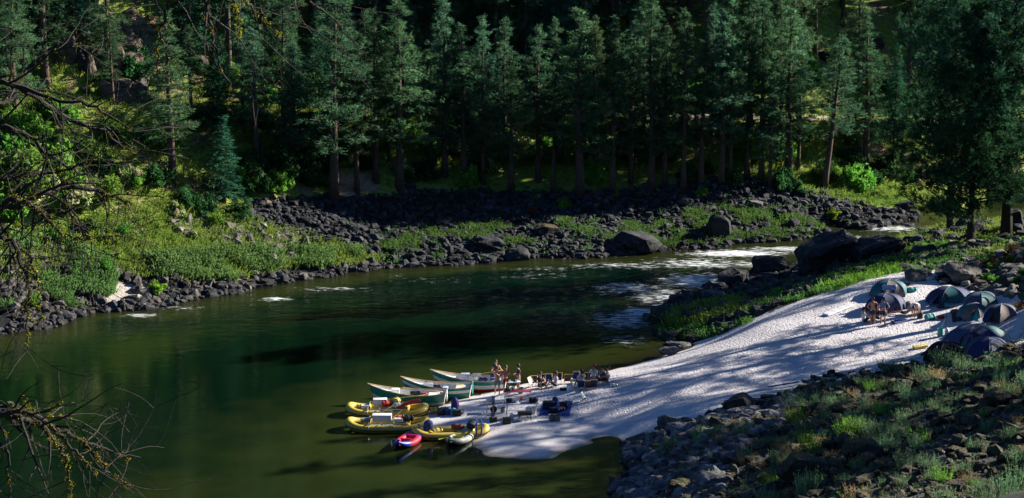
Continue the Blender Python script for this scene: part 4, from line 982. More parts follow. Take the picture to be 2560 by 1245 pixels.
PURP = S('purple_fabric', (.05, .03, .17), .75); YELF = S('yellow_fabric', (.65, .52, .10), .7); ORG = S('orange_plastic', (.7, .17, .03), .5); PINK = S('pink_laminate', (.62, .10, .14), .4); TAN = S('tan_fabric', (.40, .32, .24), .8); GREYT = S('grey_tent_nylon', (.045, .06, .14), .8, trans=.1); NAVT = S('navy_tent_nylon', (.006, .017, .095), .7, trans=.1); TEALT = S('teal_tent_nylon', (.006, .11, .14), .6, trans=.2); TANT = S('tan_tent_nylon', (.17, .13, .125), .8, trans=.1); BLKT = S('black_tent_nylon', (.004, .004, .008), 1.0)
LIME = S('lime_plastic', (.55, .65, .06), .4); BLUR = S('blue_rubber', (.02, .07, .5), .4); REDR = S('red_rubber', (.5, .02, .06), .4); WRUB = S('white_rubber', (.66, .68, .62), .4); GPL = S('grey_plastic', (.2, .22, .24), .5)
def wpx(px, py, z=0.0):
    v = at_z(px, py, z); return Vector((float(v[0]), float(v[1]), z))
def dory(px, py, rz, lab, cols, z=0.0, pitch=0.0, L=5.0, grp=None):
    e = empty('drift_boat', wpx(px, py, z), rz); e.rotation_euler = (0, pitch, rz); tag(e, lab, 'boat')
    n = 22; ss = [i/n for i in range(n+1)]
    def wt(s): return .88*(math.sin(math.pi*min(1, s*.62+.0))**.75)*(1-.55*max(0, s-.6)**1.3) if s > 0 else .015
    def wb(s): return wt(s)*.70
    def zt(s): return .62+.62*(1-s)**2.6*1.0+.22*s**4
    def zb(s): return -.06+.50*max(0, 1-s*2.0)**2.2+.16*max(0, s-.65)**1.5*2
    def xt(s): return -L/2+L*s
    def xb(s): return -L/2+.35+(L-.5)*s
    rows = cols  # list of (t0,t1,mat,name)
    def P(s, t, sd, ins=0.0):
        return (xt(s)*t+xb(s)*(1-t), sd*max(.004, (wt(s)-ins)*t+(wb(s)-ins)*(1-t)), zt(s)*t+(zb(s)+ins*.6)*(1-t))
    for t0, t1, mt, nm in rows:
        mb = MB()
        for sd in (-1, 1):
            vs = [P(s, t, sd) for s in ss for t in (t0, t1)]
            mb.add(vs, [(2*i, 2*i+2, 2*i+3, 2*i+1) if sd < 0 else (2*i+1, 2*i+3, 2*i+2, 2*i) for i in range(n)])
        if t0 == 0:
            vs = [P(s, 0, sd) for s in ss for sd in (-1, 1)]; mb.add(vs, [(2*i+1, 2*i+3, 2*i+2, 2*i) for i in range(n)])
        mb.build(nm, mt, e)
    mb = MB()
    for sd in (-1, 1):
        vs = [P(s, t, sd, .03) for s in ss for t in (0.0, .985)]; mb.add(vs, [(2*i+1, 2*i+3, 2*i+2, 2*i) if sd < 0 else (2*i, 2*i+2, 2*i+3, 2*i+1) for i in range(n)])
    vs = [(P(s, .12, sd, .03)) for s in ss for sd in (-1, 1)]; mb.add(vs, [(2*i, 2*i+2, 2*i+3, 2*i+1) for i in range(n)])
    mb.build('interior', WHITEP, e)
    mb = MB(); mb.add([P(1, 0, -1), P(1, 0, 1), P(1, 1, 1), P(1, 1, -1)], [(0, 1, 2, 3)]); q = [Vector(P(1, t, s_)) for t, s_ in ((0, -1), (0, 1), (1, 1), (1, -1))]
    mb.add([tuple(v-Vector((.03, 0, 0))) for v in q], [(3, 2, 1, 0)]); mb.build('transom', WHITEP if cols[-1][2] is TEAL else TEAL, e)
    mb = MB()
    for sd in (-1, 1): mb.tube([Vector(P(s, 1, sd))+Vector((0, 0, .01)) for s in ss], .028, 6)
    mb.tube([Vector(P(1, 1, -1)), Vector(P(1, 1, 1))], .03, 6); mb.tube([Vector(P(0, t, 1)) for t in (0, .5, 1.05)], .03, 6); mb.build('gunwale', WOOD, e)
    # bow deck, hatches, seats
    mb = MB(); vs = [P(s, .80, sd, .02) for s in ss[1:8] for sd in (-1, 1)]; mb.add(vs, [(2*i, 2*i+2, 2*i+3, 2*i+1) for i in range(6)]); mb.build('bow_deck', WHITEP, e)
    mb = MB(); x = xt(.40); mb.box((x, 0, .40), (.42, 1.36, .10), bev=.02); mb.box((x, 0, .2), (.36, 1.2, .36)); mb.build('seat', WHITEP, e)
    mb = MB(); x = xt(.62); mb.box((x, 0, .36), (.34, 1.30, .32), bev=.02); mb.build('seat', S('pale_blue_paint', (.4, .5, .62), .4), e)
    mb = MB(); x = xt(.84); vs = [P(s, .82, sd, .02) for s in ss[17:22] for sd in (-1, 1)]; mb.add(vs, [(2*i, 2*i+2, 2*i+3, 2*i+1) for i in range(4)]); mb.build('stern_deck', WHITEP, e)
    return e
def oar(p0, p1, lab, mat=WOODY):
    p0 = Vector(p0); p1 = Vector(p1); e = empty('oar', p0); tag(e, lab, 'oar'); d = (p1-p0); L = d.length; u = d.normalized()
    MB().tube([Vector((0, 0, 0)), u*(L*.8)], .024, 7).build('shaft', mat, e); MB().tube([u*.0, u*-.14], .03, 7).build('grip', BLK, e)
    mb = MB(); s = u.cross(Vector((0, 0, 1))).normalized()*.085; t = u.cross(s).normalized()*.012; a = u*(L*.78); c = u*L
    q = [a-s*.3, a+s*.3, c+s, c-s]; mb.add([tuple(v+t) for v in q]+[tuple(v-t) for v in q], [(0, 1, 2, 3), (7, 6, 5, 4), (0, 4, 5, 1), (1, 5, 6, 2), (2, 6, 7, 3), (3, 7, 4, 0)]); mb.build('blade', mat, e); return e
T3 = [(0, .30, GREYH, 'bottom_band'), (.30, 1, TEAL, 'hull')]
B1 = dory(1018, 1008, R(-3), 'green drift boat with pale grey bottom, nearest the yellow rafts', T3, -.03)
B2 = dory(1091, 990, R(-4), 'green drift boat with white stripe lying between the other two', [(0, .52, TEAL, 'hull'), (.52, .78, WHITEP, 'stripe'), (.78, 1, TEAL, 'upper_strake')], -.03, L=4.6)
B3 = dory(1172, 972, R(-4), 'green, white and red drift boat farthest out, beside the standing people', [(0, .28, REDP, 'hull'), (.28, .62, WHITEP, 'stripe'), (.62, 1, TEAL, 'upper_strake')], -.02, L=5.0)
def raft(px, py, rz, lab, z=.0, L=5.2, Wd=2.1, r=.245, floorm=None):
    e = empty('rubber_raft', wpx(px, py, z), rz); tag(e, lab, 'raft'); n = 56; pts = []
    for i in range(n+1):
        a = 2*math.pi*i/n; c, s = math.cos(a), math.sin(a)
        x = (L/2-r)*math.copysign(abs(c)**.62, c); y = (Wd/2-r)*math.copysign(abs(s)**.55, s)
        pts.append(Vector((x, y, r*.8+.26*(abs(x)/(L/2-r))**5)))
    mb = MB(); mb.tube(pts[:-1]+[pts[0]], r, 14, False); mb.build('air_tube', YEL, e)
    mb = MB(); out = []
    for i, p in enumerate(pts):
        t = (pts[(i+1) % n]-pts[(i-1) % n]).normalized(); nn = Vector((t.y, -t.x, 0)); 
        if nn.dot(p) < 0: nn = -nn
        out.append(p+nn.normalized()*(r*.97)+Vector((0, 0, -.04)))
    mb.tube(out, .04, 6, False); mb.build('rub_strip', BLK, e)
    mb = MB(); mb.box((0, 0, .12), (L-1.3, Wd-2*r, .06)); mb.build('floor', floorm or GREYF, e)
    for x in (-1.25, 1.2): MB().tube([(x, -(Wd/2-r), .32), (x, 0, .34), (x, (Wd/2-r), .32)], .2, 10).build('thwart', YEL, e)
    return e
def frame(e, L=2.3, Wd=1.75, x0=0.0, z=.56):
    mb = MB()
    for s in (-1, 1): mb.tube([(x0-L/2, s*Wd/2, z), (x0+L/2, s*Wd/2, z)], .03, 7)
    for x in (-1, -.35, .35, 1): mb.tube([(x0+x*L/2, -Wd/2, z+.002), (x0+x*L/2, Wd/2, z+.002)], .03, 7)
    for x in (-1, -.3, .35): mb.tube([(x0+x*L/2, -Wd/2, z), (x0+x*L/2, -Wd/2-.12, z-.25)], .025, 6)
    mb.build('frame', ALU, e)
R1 = raft(968, 1036, R(-3), 'yellow raft loaded with a red bag, nearest the drift boats', 0); frame(R1)
R2 = raft(970, 1072, R(1), 'yellow raft with a white cooler on its frame, middle one of three', 0); frame(R2)
R3 = raft(1127, 1091, R(6), 'yellow raft with blue straps pulled onto the sand, next to the small kayaks', .0, L=4.7, Wd=1.9); 
for x in (1.55, 1.85):
    mb = MB(); mb.tube([(x-.1, -.98, .25), (x-.05, -.9, .72), (x, -.55, .86), (x+.05, 0, .8), (x, .55, .86), (x-.05, .9, .72)], .05, 6); mb.build('strap', BLU, R3)
def local(e, x, y, z): 
    M = Matrix.LocRotScale(e.location, e.rotation_euler, e.scale); return M@Vector((x, y, z))
def crate(name, loc, d, mat, lab, cat, rz=0.0, lid=None, rot=None):
    e = empty(name, loc, rz); tag(e, lab, cat); 
    if rot: e.rotation_euler = rot
    MB().box((0, 0, d[2]*.43), (d[0], d[1], d[2]*.86), bev=.03).build('box', mat, e)
    MB().box((0, 0, d[2]*.92), (d[0]*1.03, d[1]*1.03, d[2]*.13), bev=.02).build('lid', lid or mat, e)
    MB().tube([(-d[0]*.52, -.1, d[2]*.6), (-d[0]*.56, 0, d[2]*.62), (-d[0]*.52, .1, d[2]*.6)], .015, 5).build('handle', GPL, e); return e
def drybag(loc, r, L, mat, lab, lie=True, rz=0.0, name='dry_bag', cat='bag', strapm=None):
    e = empty(name, loc, rz); tag(e, lab, cat); g = random.Random(hash(lab) % 999 if False else len(lab)*7)
    prof = [(.02, 0), (r*.8, .0), (r, L*.06), (r*1.03, L*.3), (r*.98, L*.6), (r*.9, L*.8), (r*.5, L*.92), (r*.18, L*.97), (r*.2, L)]
    mb = MB(); mb.lathe(prof, 12, sx=1.0, sy=.9)
    if lie: mb.V = [(v[2]-L/2, v[0]*1.0, v[1]*.85+r*.8) for v in mb.V]
    mb.V = [(v[0]+.03*r*g.uniform(-1, 1), v[1]+.03*r*g.uniform(-1, 1), v[2]) for v in mb.V]
    mb.build('bag_body', mat, e)
    mb = MB()
    if lie:
        for x in (-.22, .22):
            mb = MB(); mb.lathe([(r*.9, x*L-.02), (r*1.07, x*L-.015), (r*1.07, x*L+.015), (r*.9, x*L+.02)], 12)
            mb.V = [(v[2], v[0]*1.0, v[1]*.85+r*.8) for v in mb.V]
            if x < 0: mb.build('strap', strapm or BLKF, e)
    else: mb.lathe([(r*.9, L*.45), (r*1.06, L*.46), (r*1.06, L*.5), (r*.9, L*.51)], 12)
    mb.build('strap', strapm or BLKF, e); return e
# loads
crate('cooler', local(R1, -.45, .15, .56), (.85, .5, .42), WPL, 'white cooler on the raft nearest the drift boats', 'cooler', R(5))
drybag(local(R1, .05, -.1, .52), .26, .7, REDF, 'dark red round bag amidships on the raft nearest the drift boats', True, R(20))
drybag(local(R1, .55, .25, .62), .28, .6, YELF, 'yellow and white bundle in the middle of the raft nearest the drift boats', True, R(70))
drybag(local(R1, .75, -.3, .58), .2, .6, WPL, 'white sack beside the yellow bundle on the raft', True, R(40))
drybag(local(R1, .45, .6, .6), .22, .55, BLKF, 'black bag behind the white sack on the raft', True, R(10))
mb = MB(); mb.box((0, 0, 0), (1.5, .55, .14), bev=.06); o = mb.build('red_deck_bag', REDF); o.location = local(R1, 1.35, -.1, .78); o.rotation_euler = (0, R(-14), R(8)); tag(o, 'long flat red bag sloping on the right end of the raft nearest the drift boats', 'bag')
crate('tackle_box', local(R1, -1.35, -.3, .42), (.45, .32, .26), WPL, 'small white box near the left end of the raft nearest the drift boats', 'box')
drybag(local(R1, -1.75, .1, .34), .16, .4, YELF, 'small orange yellow bundle at the left end of the raft', True)
crate('cooler', local(R2, -.35, -.1, .56), (1.15, .55, .40), WPL, 'long white cooler on the frame of the middle raft', 'cooler')
crate('ammo_box', local(R2, -1.35, -.1, .5), (.6, .42, .2), GPL, 'low grey box at the left end of the middle raft frame', 'box')
drybag(local(R2, .75, .15, .56), .17, .7, S('orange_red_fabric', (.55, .12, .05), .7), 'orange red bundle right of the long white cooler', True, R(10))
drybag(local(R2, 1.3, -.1, .5), .25, .65, BLKF, 'black and blue bag at the right end of the middle raft', True, R(20))
crate('grey_bin', local(R2, .65, -.35, .56), (.5, .35, .2), WPL, 'flat white tray right of the long white cooler', 'tray')
drybag(local(R3, -1.35, 0, .3), .30, .8, BLU, 'blue bag heaped in the left end of the beached raft', False, 0)
drybag(local(R3, -.8, -.2, .3), .2, .7, YELF, 'yellow bag beside the blue heap in the beached raft', True, R(30))
drybag(local(R3, .45, 0, .42), .22, .8, S('brown_red_fabric', (.22, .05, .04), .8), 'dark red brown bag in the middle of the beached raft', True, R(-10))
drybag(local(R3, 1.3, 0, .5), .28, 1.0, NAVY, 'navy bag lashed on the right end of the beached raft', True, R(80))
oar(local(R1, .9, -.2, .95), local(R1, -.5, -1.5, .35), 'wooden oar slanting over the near side of the raft nearest the drift boats')
oar(local(R2, .9, .3, 1.15), wpx(946, 1078, .0), 'long wooden oar reaching from the middle raft down to the water')
oar(local(R1, -.1, 1.0, .7), local(R1, 2.3, 1.1, 1.0), 'wooden oar lying along the far side of the raft nearest the drift boats')
oar(local(B1, -.3, .35, .95), local(B1, 2.3, -.3, .85), 'wooden oar laid inside the drift boat nearest the rafts')
oar(local(B2, -.6, .2, .9), local(B2, 1.8, -.3, .85), 'wooden oar laid inside the middle drift boat')
oar(local(B3, .1, .2, .85), local(B3, 2.2, .5, 1.15), 'yellow oar sticking up toward the person in the farthest drift boat')
crate('boat_box', local(B3, -.25, .25, .55), (.55, .4, .42), S('pale_blue_plastic', (.35, .42, .55), .4), 'pale blue box in the farthest drift boat', 'box')
crate('metal_box', local(B3, .5, .1, .5), (.5, .4, .5), ALU, 'silver metal box in the farthest drift boat', 'box')
drybag(local(B3, .95, -.1, .5), .2, .6, PURP, 'purple bag in the farthest drift boat', True)
drybag(local(B3, 1.55, .1, .55), .17, .5, BLU, 'blue water jug standing in the stern of the farthest drift boat', False, name='water_jug', cat='jug', strapm=WPL)
crate('boat_box', local(B2, -.55, .1, .5), (.6, .4, .3), S('pale_blue_plastic', (.35, .42, .55), .4), 'pale blue box in the middle drift boat', 'box')
drybag(local(B2, .1, 0, .5), .16, .6, NAVY, 'dark bag in the middle drift boat', True)
crate('boat_box', local(B1, -.75, .1, .5), (.5, .5, .42), WPL, 'white box in the drift boat nearest the rafts', 'box')
drybag(local(B1, .6, 0, .5), .2, .8, BLKF, 'black bag in the drift boat nearest the rafts', True)
drybag(local(B1, 1.1, -.1, .55), .12, .4, REDF, 'small red bag in the drift boat nearest the rafts', True)
for B_, lab in ((B1, 'white cloth hanging over the stern of the drift boat nearest the rafts'), (B2, 'pale blue and white cloth hung over the stern of the middle drift boat')):
    mb = MB(); n = 8
    for i in range(n+1):
        y = -.24+.48*i/n
        for k, z in enumerate((.86, .9, .7, .45, .2)): mb.V.append(((-.12 if k == 0 else .05+.02*math.sin(i*2.1+k)), y*(1-.1*k), z))
    mb.F = [(i*5+k, i*5+k+1, (i+1)*5+k+1, (i+1)*5+k) for i in range(n) for k in range(4)]
    o = mb.build('hanging_cloth', WPL if B_ is B1 else TEALF); o.location = local(B_, (2.5 if B_ is B1 else 2.3), 0, 0); o.rotation_euler = B_.rotation_euler; tag(o, lab, 'cloth')
    sm_ = o.modifiers.new('s', 'SOLIDIFY'); sm_.thickness = .02
# inflatable kayaks
def ikayak(px, py, rz, lab, mside, mend, z=0.0, L=3.0, W=.8, r=.16):
    e = empty('inflatable_kayak', wpx(px, py, z), rz); tag(e, lab, 'kayak')
    def path(sd, a0, a1, n=14):
        P = []
        for i in range(n+1):
            t = a0+(a1-a0)*i/n; x = L/2*t; y = sd*(W/2-r*.6)*(1-abs(t)**2.2*.93); P.append(Vector((x, y, r*.9+.38*abs(t)**3)))
        return P
    mb = MB()
    for sd in (-1, 1): mb.tube(path(sd, -.55, .55), r, 10)
    mb.build('side_tube', mside, e)
    for a, nm in ((-1, 'stern_cone'), (1, 'bow_cone')):
        mb = MB()
        for sd in (-1, 1):
            P = path(sd, a*(.54 if a < 0 else .30), a*1.0, 8); mb.tube(P, [r*1.03*(1-.75*(i/8)**1.5) for i in range(9)], 10)
        q0 = .54 if a < 0 else .30; P0 = path(-1, a*q0, a, 8); P1 = path(1, a*q0, a, 8)
        vs = []
        for q, w in zip(P0, P1): vs += [tuple(q+Vector((0, 0, r*.8))), tuple(w+Vector((0, 0, r*.8)))]
        mb.add(vs, [(2*i, 2*i+2, 2*i+3, 2*i+1) for i in range(8)]); mb.build(nm, mend, e)
    mb = MB(); P0 = path(-1, -.8, .8, 10); P1 = path(1, -.8, .8, 10); vs = []
    for q, w in zip(P0, P1): vs += [(q.x, q.y, .1+.3*abs(q.x/L*2)**3), (w.x, w.y, .1+.3*abs(q.x/L*2)**3)]
    mb.add(vs, [(2*i, 2*i+2, 2*i+3, 2*i+1) for i in range(10)]); mb.build('floor', mside if mside is not WRUB else GPL, e)
    for x in (-.35, .55): MB().box((x, 0, .26), (.14, W*.6, .28), bev=.05).build('seat', mside if mside is REDR else YELF, e)
    return e
K1 = ikayak(1021, 1108, R(72), 'red and blue inflatable kayak floating off the rafts', REDR, BLUR, L=3.6, W=1.15, r=.2)
K2 = ikayak(1152, 1102, R(66), 'white and yellow inflatable kayak by the beached raft', WRUB, S('cream_rubber', (.62, .62, .42), .4), L=3.3, W=1.15, r=.2)
oar(local(K2, -.2, -.35, .5), local(K2, -.9, 1.05, .2), 'paddle with lime yellow blade lying across the white kayak', LIME)
# gear pile on the sand
def on(px, py, dz=0.0):
    g = gp(px, py); g.z = max(g.z, 0)+dz; return g
for px, py, r, L, mt, lab, lie, rz in ((1089,1032,.24,.7,YELF,'yellow bag at the left end of the gear pile beside the rafts',True,10),(1110,1030,.2,.55,REDF,'red bag on the gear pile beside the rafts',True,30),(1104,1038,.22,.6,BLKF,'black bag at the front left of the gear pile',True,5),(1110,1033,.17,.4,TEALF,'teal bag in the front of the gear pile',False,0),(1121,1037,.22,.5,BLU,'blue round bag in the middle of the gear pile',False,0),(1138,1031,.25,.95,PURP,'tall dark purple pack standing in the gear pile',False,0),(1134,1037,.2,.45,TEALF,'teal capped round bag below the tall purple pack',False,0),(1146,1039,.25,.7,BLKF,'black bag at the right front of the gear pile',True,-5),(1153,1034,.17,.45,BLU,'small blue bag at the right end of the gear pile',True,20)):
    drybag(on(px, py), r, L, mt, lab, lie, R(rz))
# tables and kitchen
def table(px, py, L, Wd, h, mt, lab, legm=ALU, rz=0.0, name='folding_table', cat='table', th=.05, edge=None):
    e = empty(name, on(px, py), rz); tag(e, lab, cat); MB().box((0, 0, h), (L, Wd, th), bev=.012).build('table_top', mt, e)
    for sx in (-1, 1):
        for sy in (-1, 1): MB().tube([(sx*(L/2-.12), sy*(Wd/2-.05), h-th/2), (sx*(L/2-.02), sy*(Wd/2-.04), 0-.08)], .018, 6).build('leg', legm, e)
    mb = MB()
    for sx in (-1, 1): mb.tube([(sx*(L/2-.06), -(Wd/2-.05), h*.4), (sx*(L/2-.06), (Wd/2-.05), h*.4)], .014, 5)
    mb.tube([(-(L/2-.06), 0, h*.4), (L/2-.06, 0, h*.4)], .012, 5); mb.build('brace', legm, e); return e
T1 = table(1294, 1001, 1.75, .6, .62, PINK, 'pink topped folding table behind the silver kitchen table', rz=R(2))
T2 = table(1305, 1040, 2.0, .65, .82, S('brushed_silver', (.5, .55, .66), .35, .3), 'silver folding kitchen table loaded with pots and a black bag', rz=R(2))
T3_ = table(1225, 1042, .55, .45, .80, ALU, 'small wash stand table with white jugs left of the kitchen', S('grey_legs', (.3, .32, .33), .4, .5))
T4 = table(1246, 1026, .75, .5, .72, WPL, 'white framed stand between wash stand and silver table', S('grey_legs', (.3, .32, .33)))
T5 = table(1312, 1050, .86, .4, .42, BLK, 'black fire pan on thin legs in front of the silver table', DSTEEL, name='fire_pan', cat='fire pan', th=.18)
T6 = table(1284, 984, .85, .5, .78, WPL, 'small wooden legged table between the two standing men', WOOD, rz=R(10))
T7 = table(1441, 966, .8, .5, .40, WOODY, 'low wooden table among the camp chairs', ALU)
def bucket(p, r, h, mt, lab, rimm=None, name='bucket', handle=True):
    e = empty(name, p); tag(e, lab, 'bucket' if name == 'bucket' else name.replace('_', ' '))
    MB().lathe([(r*.84, -.02), (r, h), (r*1.06, h+.01), (r*1.06, h-.03+.05), (r*.9, h), (r*.78, .04)], 14).build('body', mt, e)
    if handle: MB().tube([(r*math.cos(a), 0, h*.9-r*.9*math.sin(a)*.5) for a in [math.pi*k/8 for k in range(9)]], .01, 5).build('handle', rimm or GPL, e)
    return e
def ontable(t, x, y, h): return local(t, x, y, h)
for px, py, r, h, mt, lab in ((1302,984,.17,.38,GPL,'light grey bucket right of the small wooden legged table'),(1281,980,.17,.32,S('pale_teal_plastic',(.3,.5,.48),.5),'pale teal bucket between the standing men'),(1320,1034,.18,.4,WPL,'white bucket under the silver table, left one'),(1334,1034,.18,.4,WPL,'white bucket under the silver table, right one'),(1380,1052,.22,.36,S('dark_grey_plastic',(.09,.1,.11),.6),'dark grey bucket right of the fire pan, left one of a pair'),(1393,1052,.22,.36,MATS['dark_grey_plastic'],'dark grey bucket right of the fire pan, right one of a pair'),(1424,978,.2,.4,WPL,'white bucket in front of the low wooden table'),(1257,1032,.16,.34,GPL,'grey bucket between wash stand and silver table'),(1232,1046,.14,.34,GPL,'grey can under the wash stand')):
    bucket(on(px, py), r, h, mt, lab)
drybag(ontable(T3_, -.05, 0, .83), .19, .42, WPL, 'white water jug on the wash stand table', False, name='water_jug', cat='jug', strapm=GPL)
drybag(ontable(T3_, .2, .08, .83), .1, .5, GPL, 'grey tall canister on the wash stand table', False, name='canister', cat='canister', strapm=WPL)
mb = MB(); mb.lathe([(.19, 0), (.22, .04), (.21, .05), (.18, .015)], 16); mb.tube([(.2, 0, .03), (.5, 0, .04)], .015, 6); o = mb.build('skillet', BLK); o.location = on(1234, 1032)+Vector((0, -.1, .25)); o.rotation_euler = (R(80), R(70), 0); tag(o, 'black skillet hanging beside the wash stand', 'skillet')
drybag(on(1236, 1054), .19, .6, BLKF, 'black bag on the sand right of the beached raft', True)
crate('ammo_box', on(1267, 1058), (.5, .38, .36), BLK, 'black box on the sand in front of the silver table', 'box')
drybag(on(1279, 1048), .12, .38, WPL, 'clear white jug behind the black box on the sand', False, name='water_jug', cat='jug', strapm=REDF)
drybag(ontable(T2, .72, 0, .85), .2, .6, BLKF, 'black bag on the right end of the silver table', True)
drybag(ontable(T2, -.75, 0, .85), .17, .45, NAVY, 'dark bag on the left end of the silver table', True)
mb = MB(); mb.lathe([(.14, 0), (.16, .12), (.17, .13), (.14, .125)], 14); o = mb.build('pot', ALU); o.location = ontable(T2, -.35, .05, .85); tag(o, 'silver pot on the silver table', 'pot')
mb = MB(); mb.lathe([(.2, 0), (.23, .02), (.22, .03)], 16); o = mb.build('plate', WPL); o.location = ontable(T2, .2, 0, .85); tag(o, 'white plate on the silver table', 'plate')
mb = MB(); mb.ball((0, 0, .11), .12); o = mb.build('float_ball', ORG); o.location = on(1304, 1002); tag(o, 'orange ball under the pink table', 'ball')
mb = MB(); mb.lathe([(.19, 0), (.21, .1), (.1, .16), (.02, .18)], 14); o = mb.build('pot', DSTEEL); o.location = ontable(T1, -.65, 0, .65); tag(o, 'dark lidded pot on the left end of the pink table', 'pot')
mb = MB(); mb.lathe([(.05, 0), (.05, .16), (.02, .2), (.02, .25)], 8); o = mb.build('bottle', REDF); o.location = ontable(T1, -.3, 0, .65); tag(o, 'red bottle on the pink table', 'bottle')
for i, (x, y, mt, lab) in enumerate(((-.25, 0, WPL, 'white cup on the small wooden legged table'), (0, .1, GPL, 'grey cup on the small wooden legged table'), (.22, -.05, WPL, 'white bowl on the small wooden legged table'))):
    mb = MB(); mb.lathe([(.05, 0), (.08+.02*i, .09), (.07+.02*i, .095), (.045, .02)], 10); o = mb.build('cup', mt); o.location = ontable(T6, x, y, .81); tag(o, lab, 'cup')
# blue tarp with bins
g = on(1390, 1024); mb = MB(); n = 14
for j in range(n+1):
    for i in range(n+1):
        x = (i/n-.5)*1.9; y = (j/n-.5)*2.4; X = g.x+x+.12*y; Y = g.y+y
        mb.V.append((x+.12*y, y, float(height(X, Y))-g.z+.04+.03*math.sin(i*1.7+j)*math.cos(j*1.3)))
mb.F = [(j*(n+1)+i, j*(n+1)+i+1, (j+1)*(n+1)+i+1, (j+1)*(n+1)+i) for j in range(n) for i in range(n)]
o = mb.build('tarp', S('blue_tarp', (.005, .022, .2), .5)); o.location = g; tag(o, 'blue tarp spread on the sand under bins and bags', 'tarp')
crate('plastic_bin', on(1372, 1022, .06), (.75, .5, .4), NAVY, 'dark blue bin on the left of the blue tarp', 'bin', lid=BLKF)
drybag(on(1411, 1020, .06), .22, .55, BLKF, 'black round bag on the right of the blue tarp', True)
drybag(on(1388, 1015, .06), .2, .55, BLU, 'bright blue bag standing at the back of the blue tarp', False)
drybag(on(1387, 1033, .06), .2, .7, NAVY, 'navy bag at the front of the blue tarp', True)
drybag(on(1402, 1030, .06), .17, .6, NAVY, 'small dark bag at the front right of the blue tarp', True, R(30))
def chair(px, py, rz, mt, lab, fm=WOODY, s=1.0):
    e = empty('camp_chair', on(px, py), rz, s); tag(e, lab, 'chair')      # faces local -y
    for sx in (-1, 1):
        MB().tube([(sx*.26, -.30, 0), (sx*.26, .22, .78)], .018, 6).build('back_rail', fm, e); MB().tube([(sx*.23, .28, 0), (sx*.23, -.26, .30)], .018, 6).build('leg', fm, e)
    MB().tube([(-.26, .22, .78), (.26, .22, .78)], .018, 6).build('top_rail', fm, e)
    mb = MB(); mb.box((0, .12, .50), (.50, .012, .50), rot=(R(-34+8), 0, 0)); mb.build('back_fabric', mt, e)
    mb = MB(); mb.box((0, -.05, .27), (.46, .44, .02), rot=(R(-12), 0, 0)); mb.build('seat', mt, e); return e
BROWNF = S('brown_fabric', (.07, .045, .04), .8)
CH = [(1337,966,R(20),NAVY,'navy camp chair at the left end of the back row behind the black capped person'),(1358,962,R(10),NAVY,'dark camp chair just right of the black capped person'),(1372,961,R(5),BLU,'bright blue camp chair left of the seated person in white'),(1396,958,R(-10),NAVY,'navy camp chair right of the seated person in white at left'),(1419,959,R(180),BROWNF,'brown backed camp chair in the middle of the row'),(1440,956,R(-8),BLU,'blue camp chair above the low wooden table'),(1467,958,R(-30),BROWNF,'dark reclined camp chair left of the red capped person'),(1489,954,R(-20),BLU,'small blue camp chair behind the red capped person'),(1453,974,R(176),BLU,'blue camp chair under the white shirted person with back to the camera'),(1470,975,R(185),BROWNF,'dark brown camp chair at the front of the circle'),(1484,973,R(188),NAVY,'yellow framed navy camp chair at the front right of the circle'),(1516,961,R(-80),NAVY,'navy camp chair under the person at the right end'),(1503,958,R(-40),BLKF,'black camp chair left of the right end person'),(1329,968,R(60),WPL,'pale low camp chair at the far left of the circle')]
for c_ in CH: chair(*c_[:5], s=.85)
e = chair(1461, 1003, R(70), WPL, 'white camp chair alone on the sand in front of the circle', BLK, .8)
drybag(on(1536, 967), .14, .5, WPL, 'white bag on the sand right of the chair circle', True)
drybag(on(1409, 977), .12, .5, BLKF, 'dark shoes bag on the sand left of the white bucket', True)

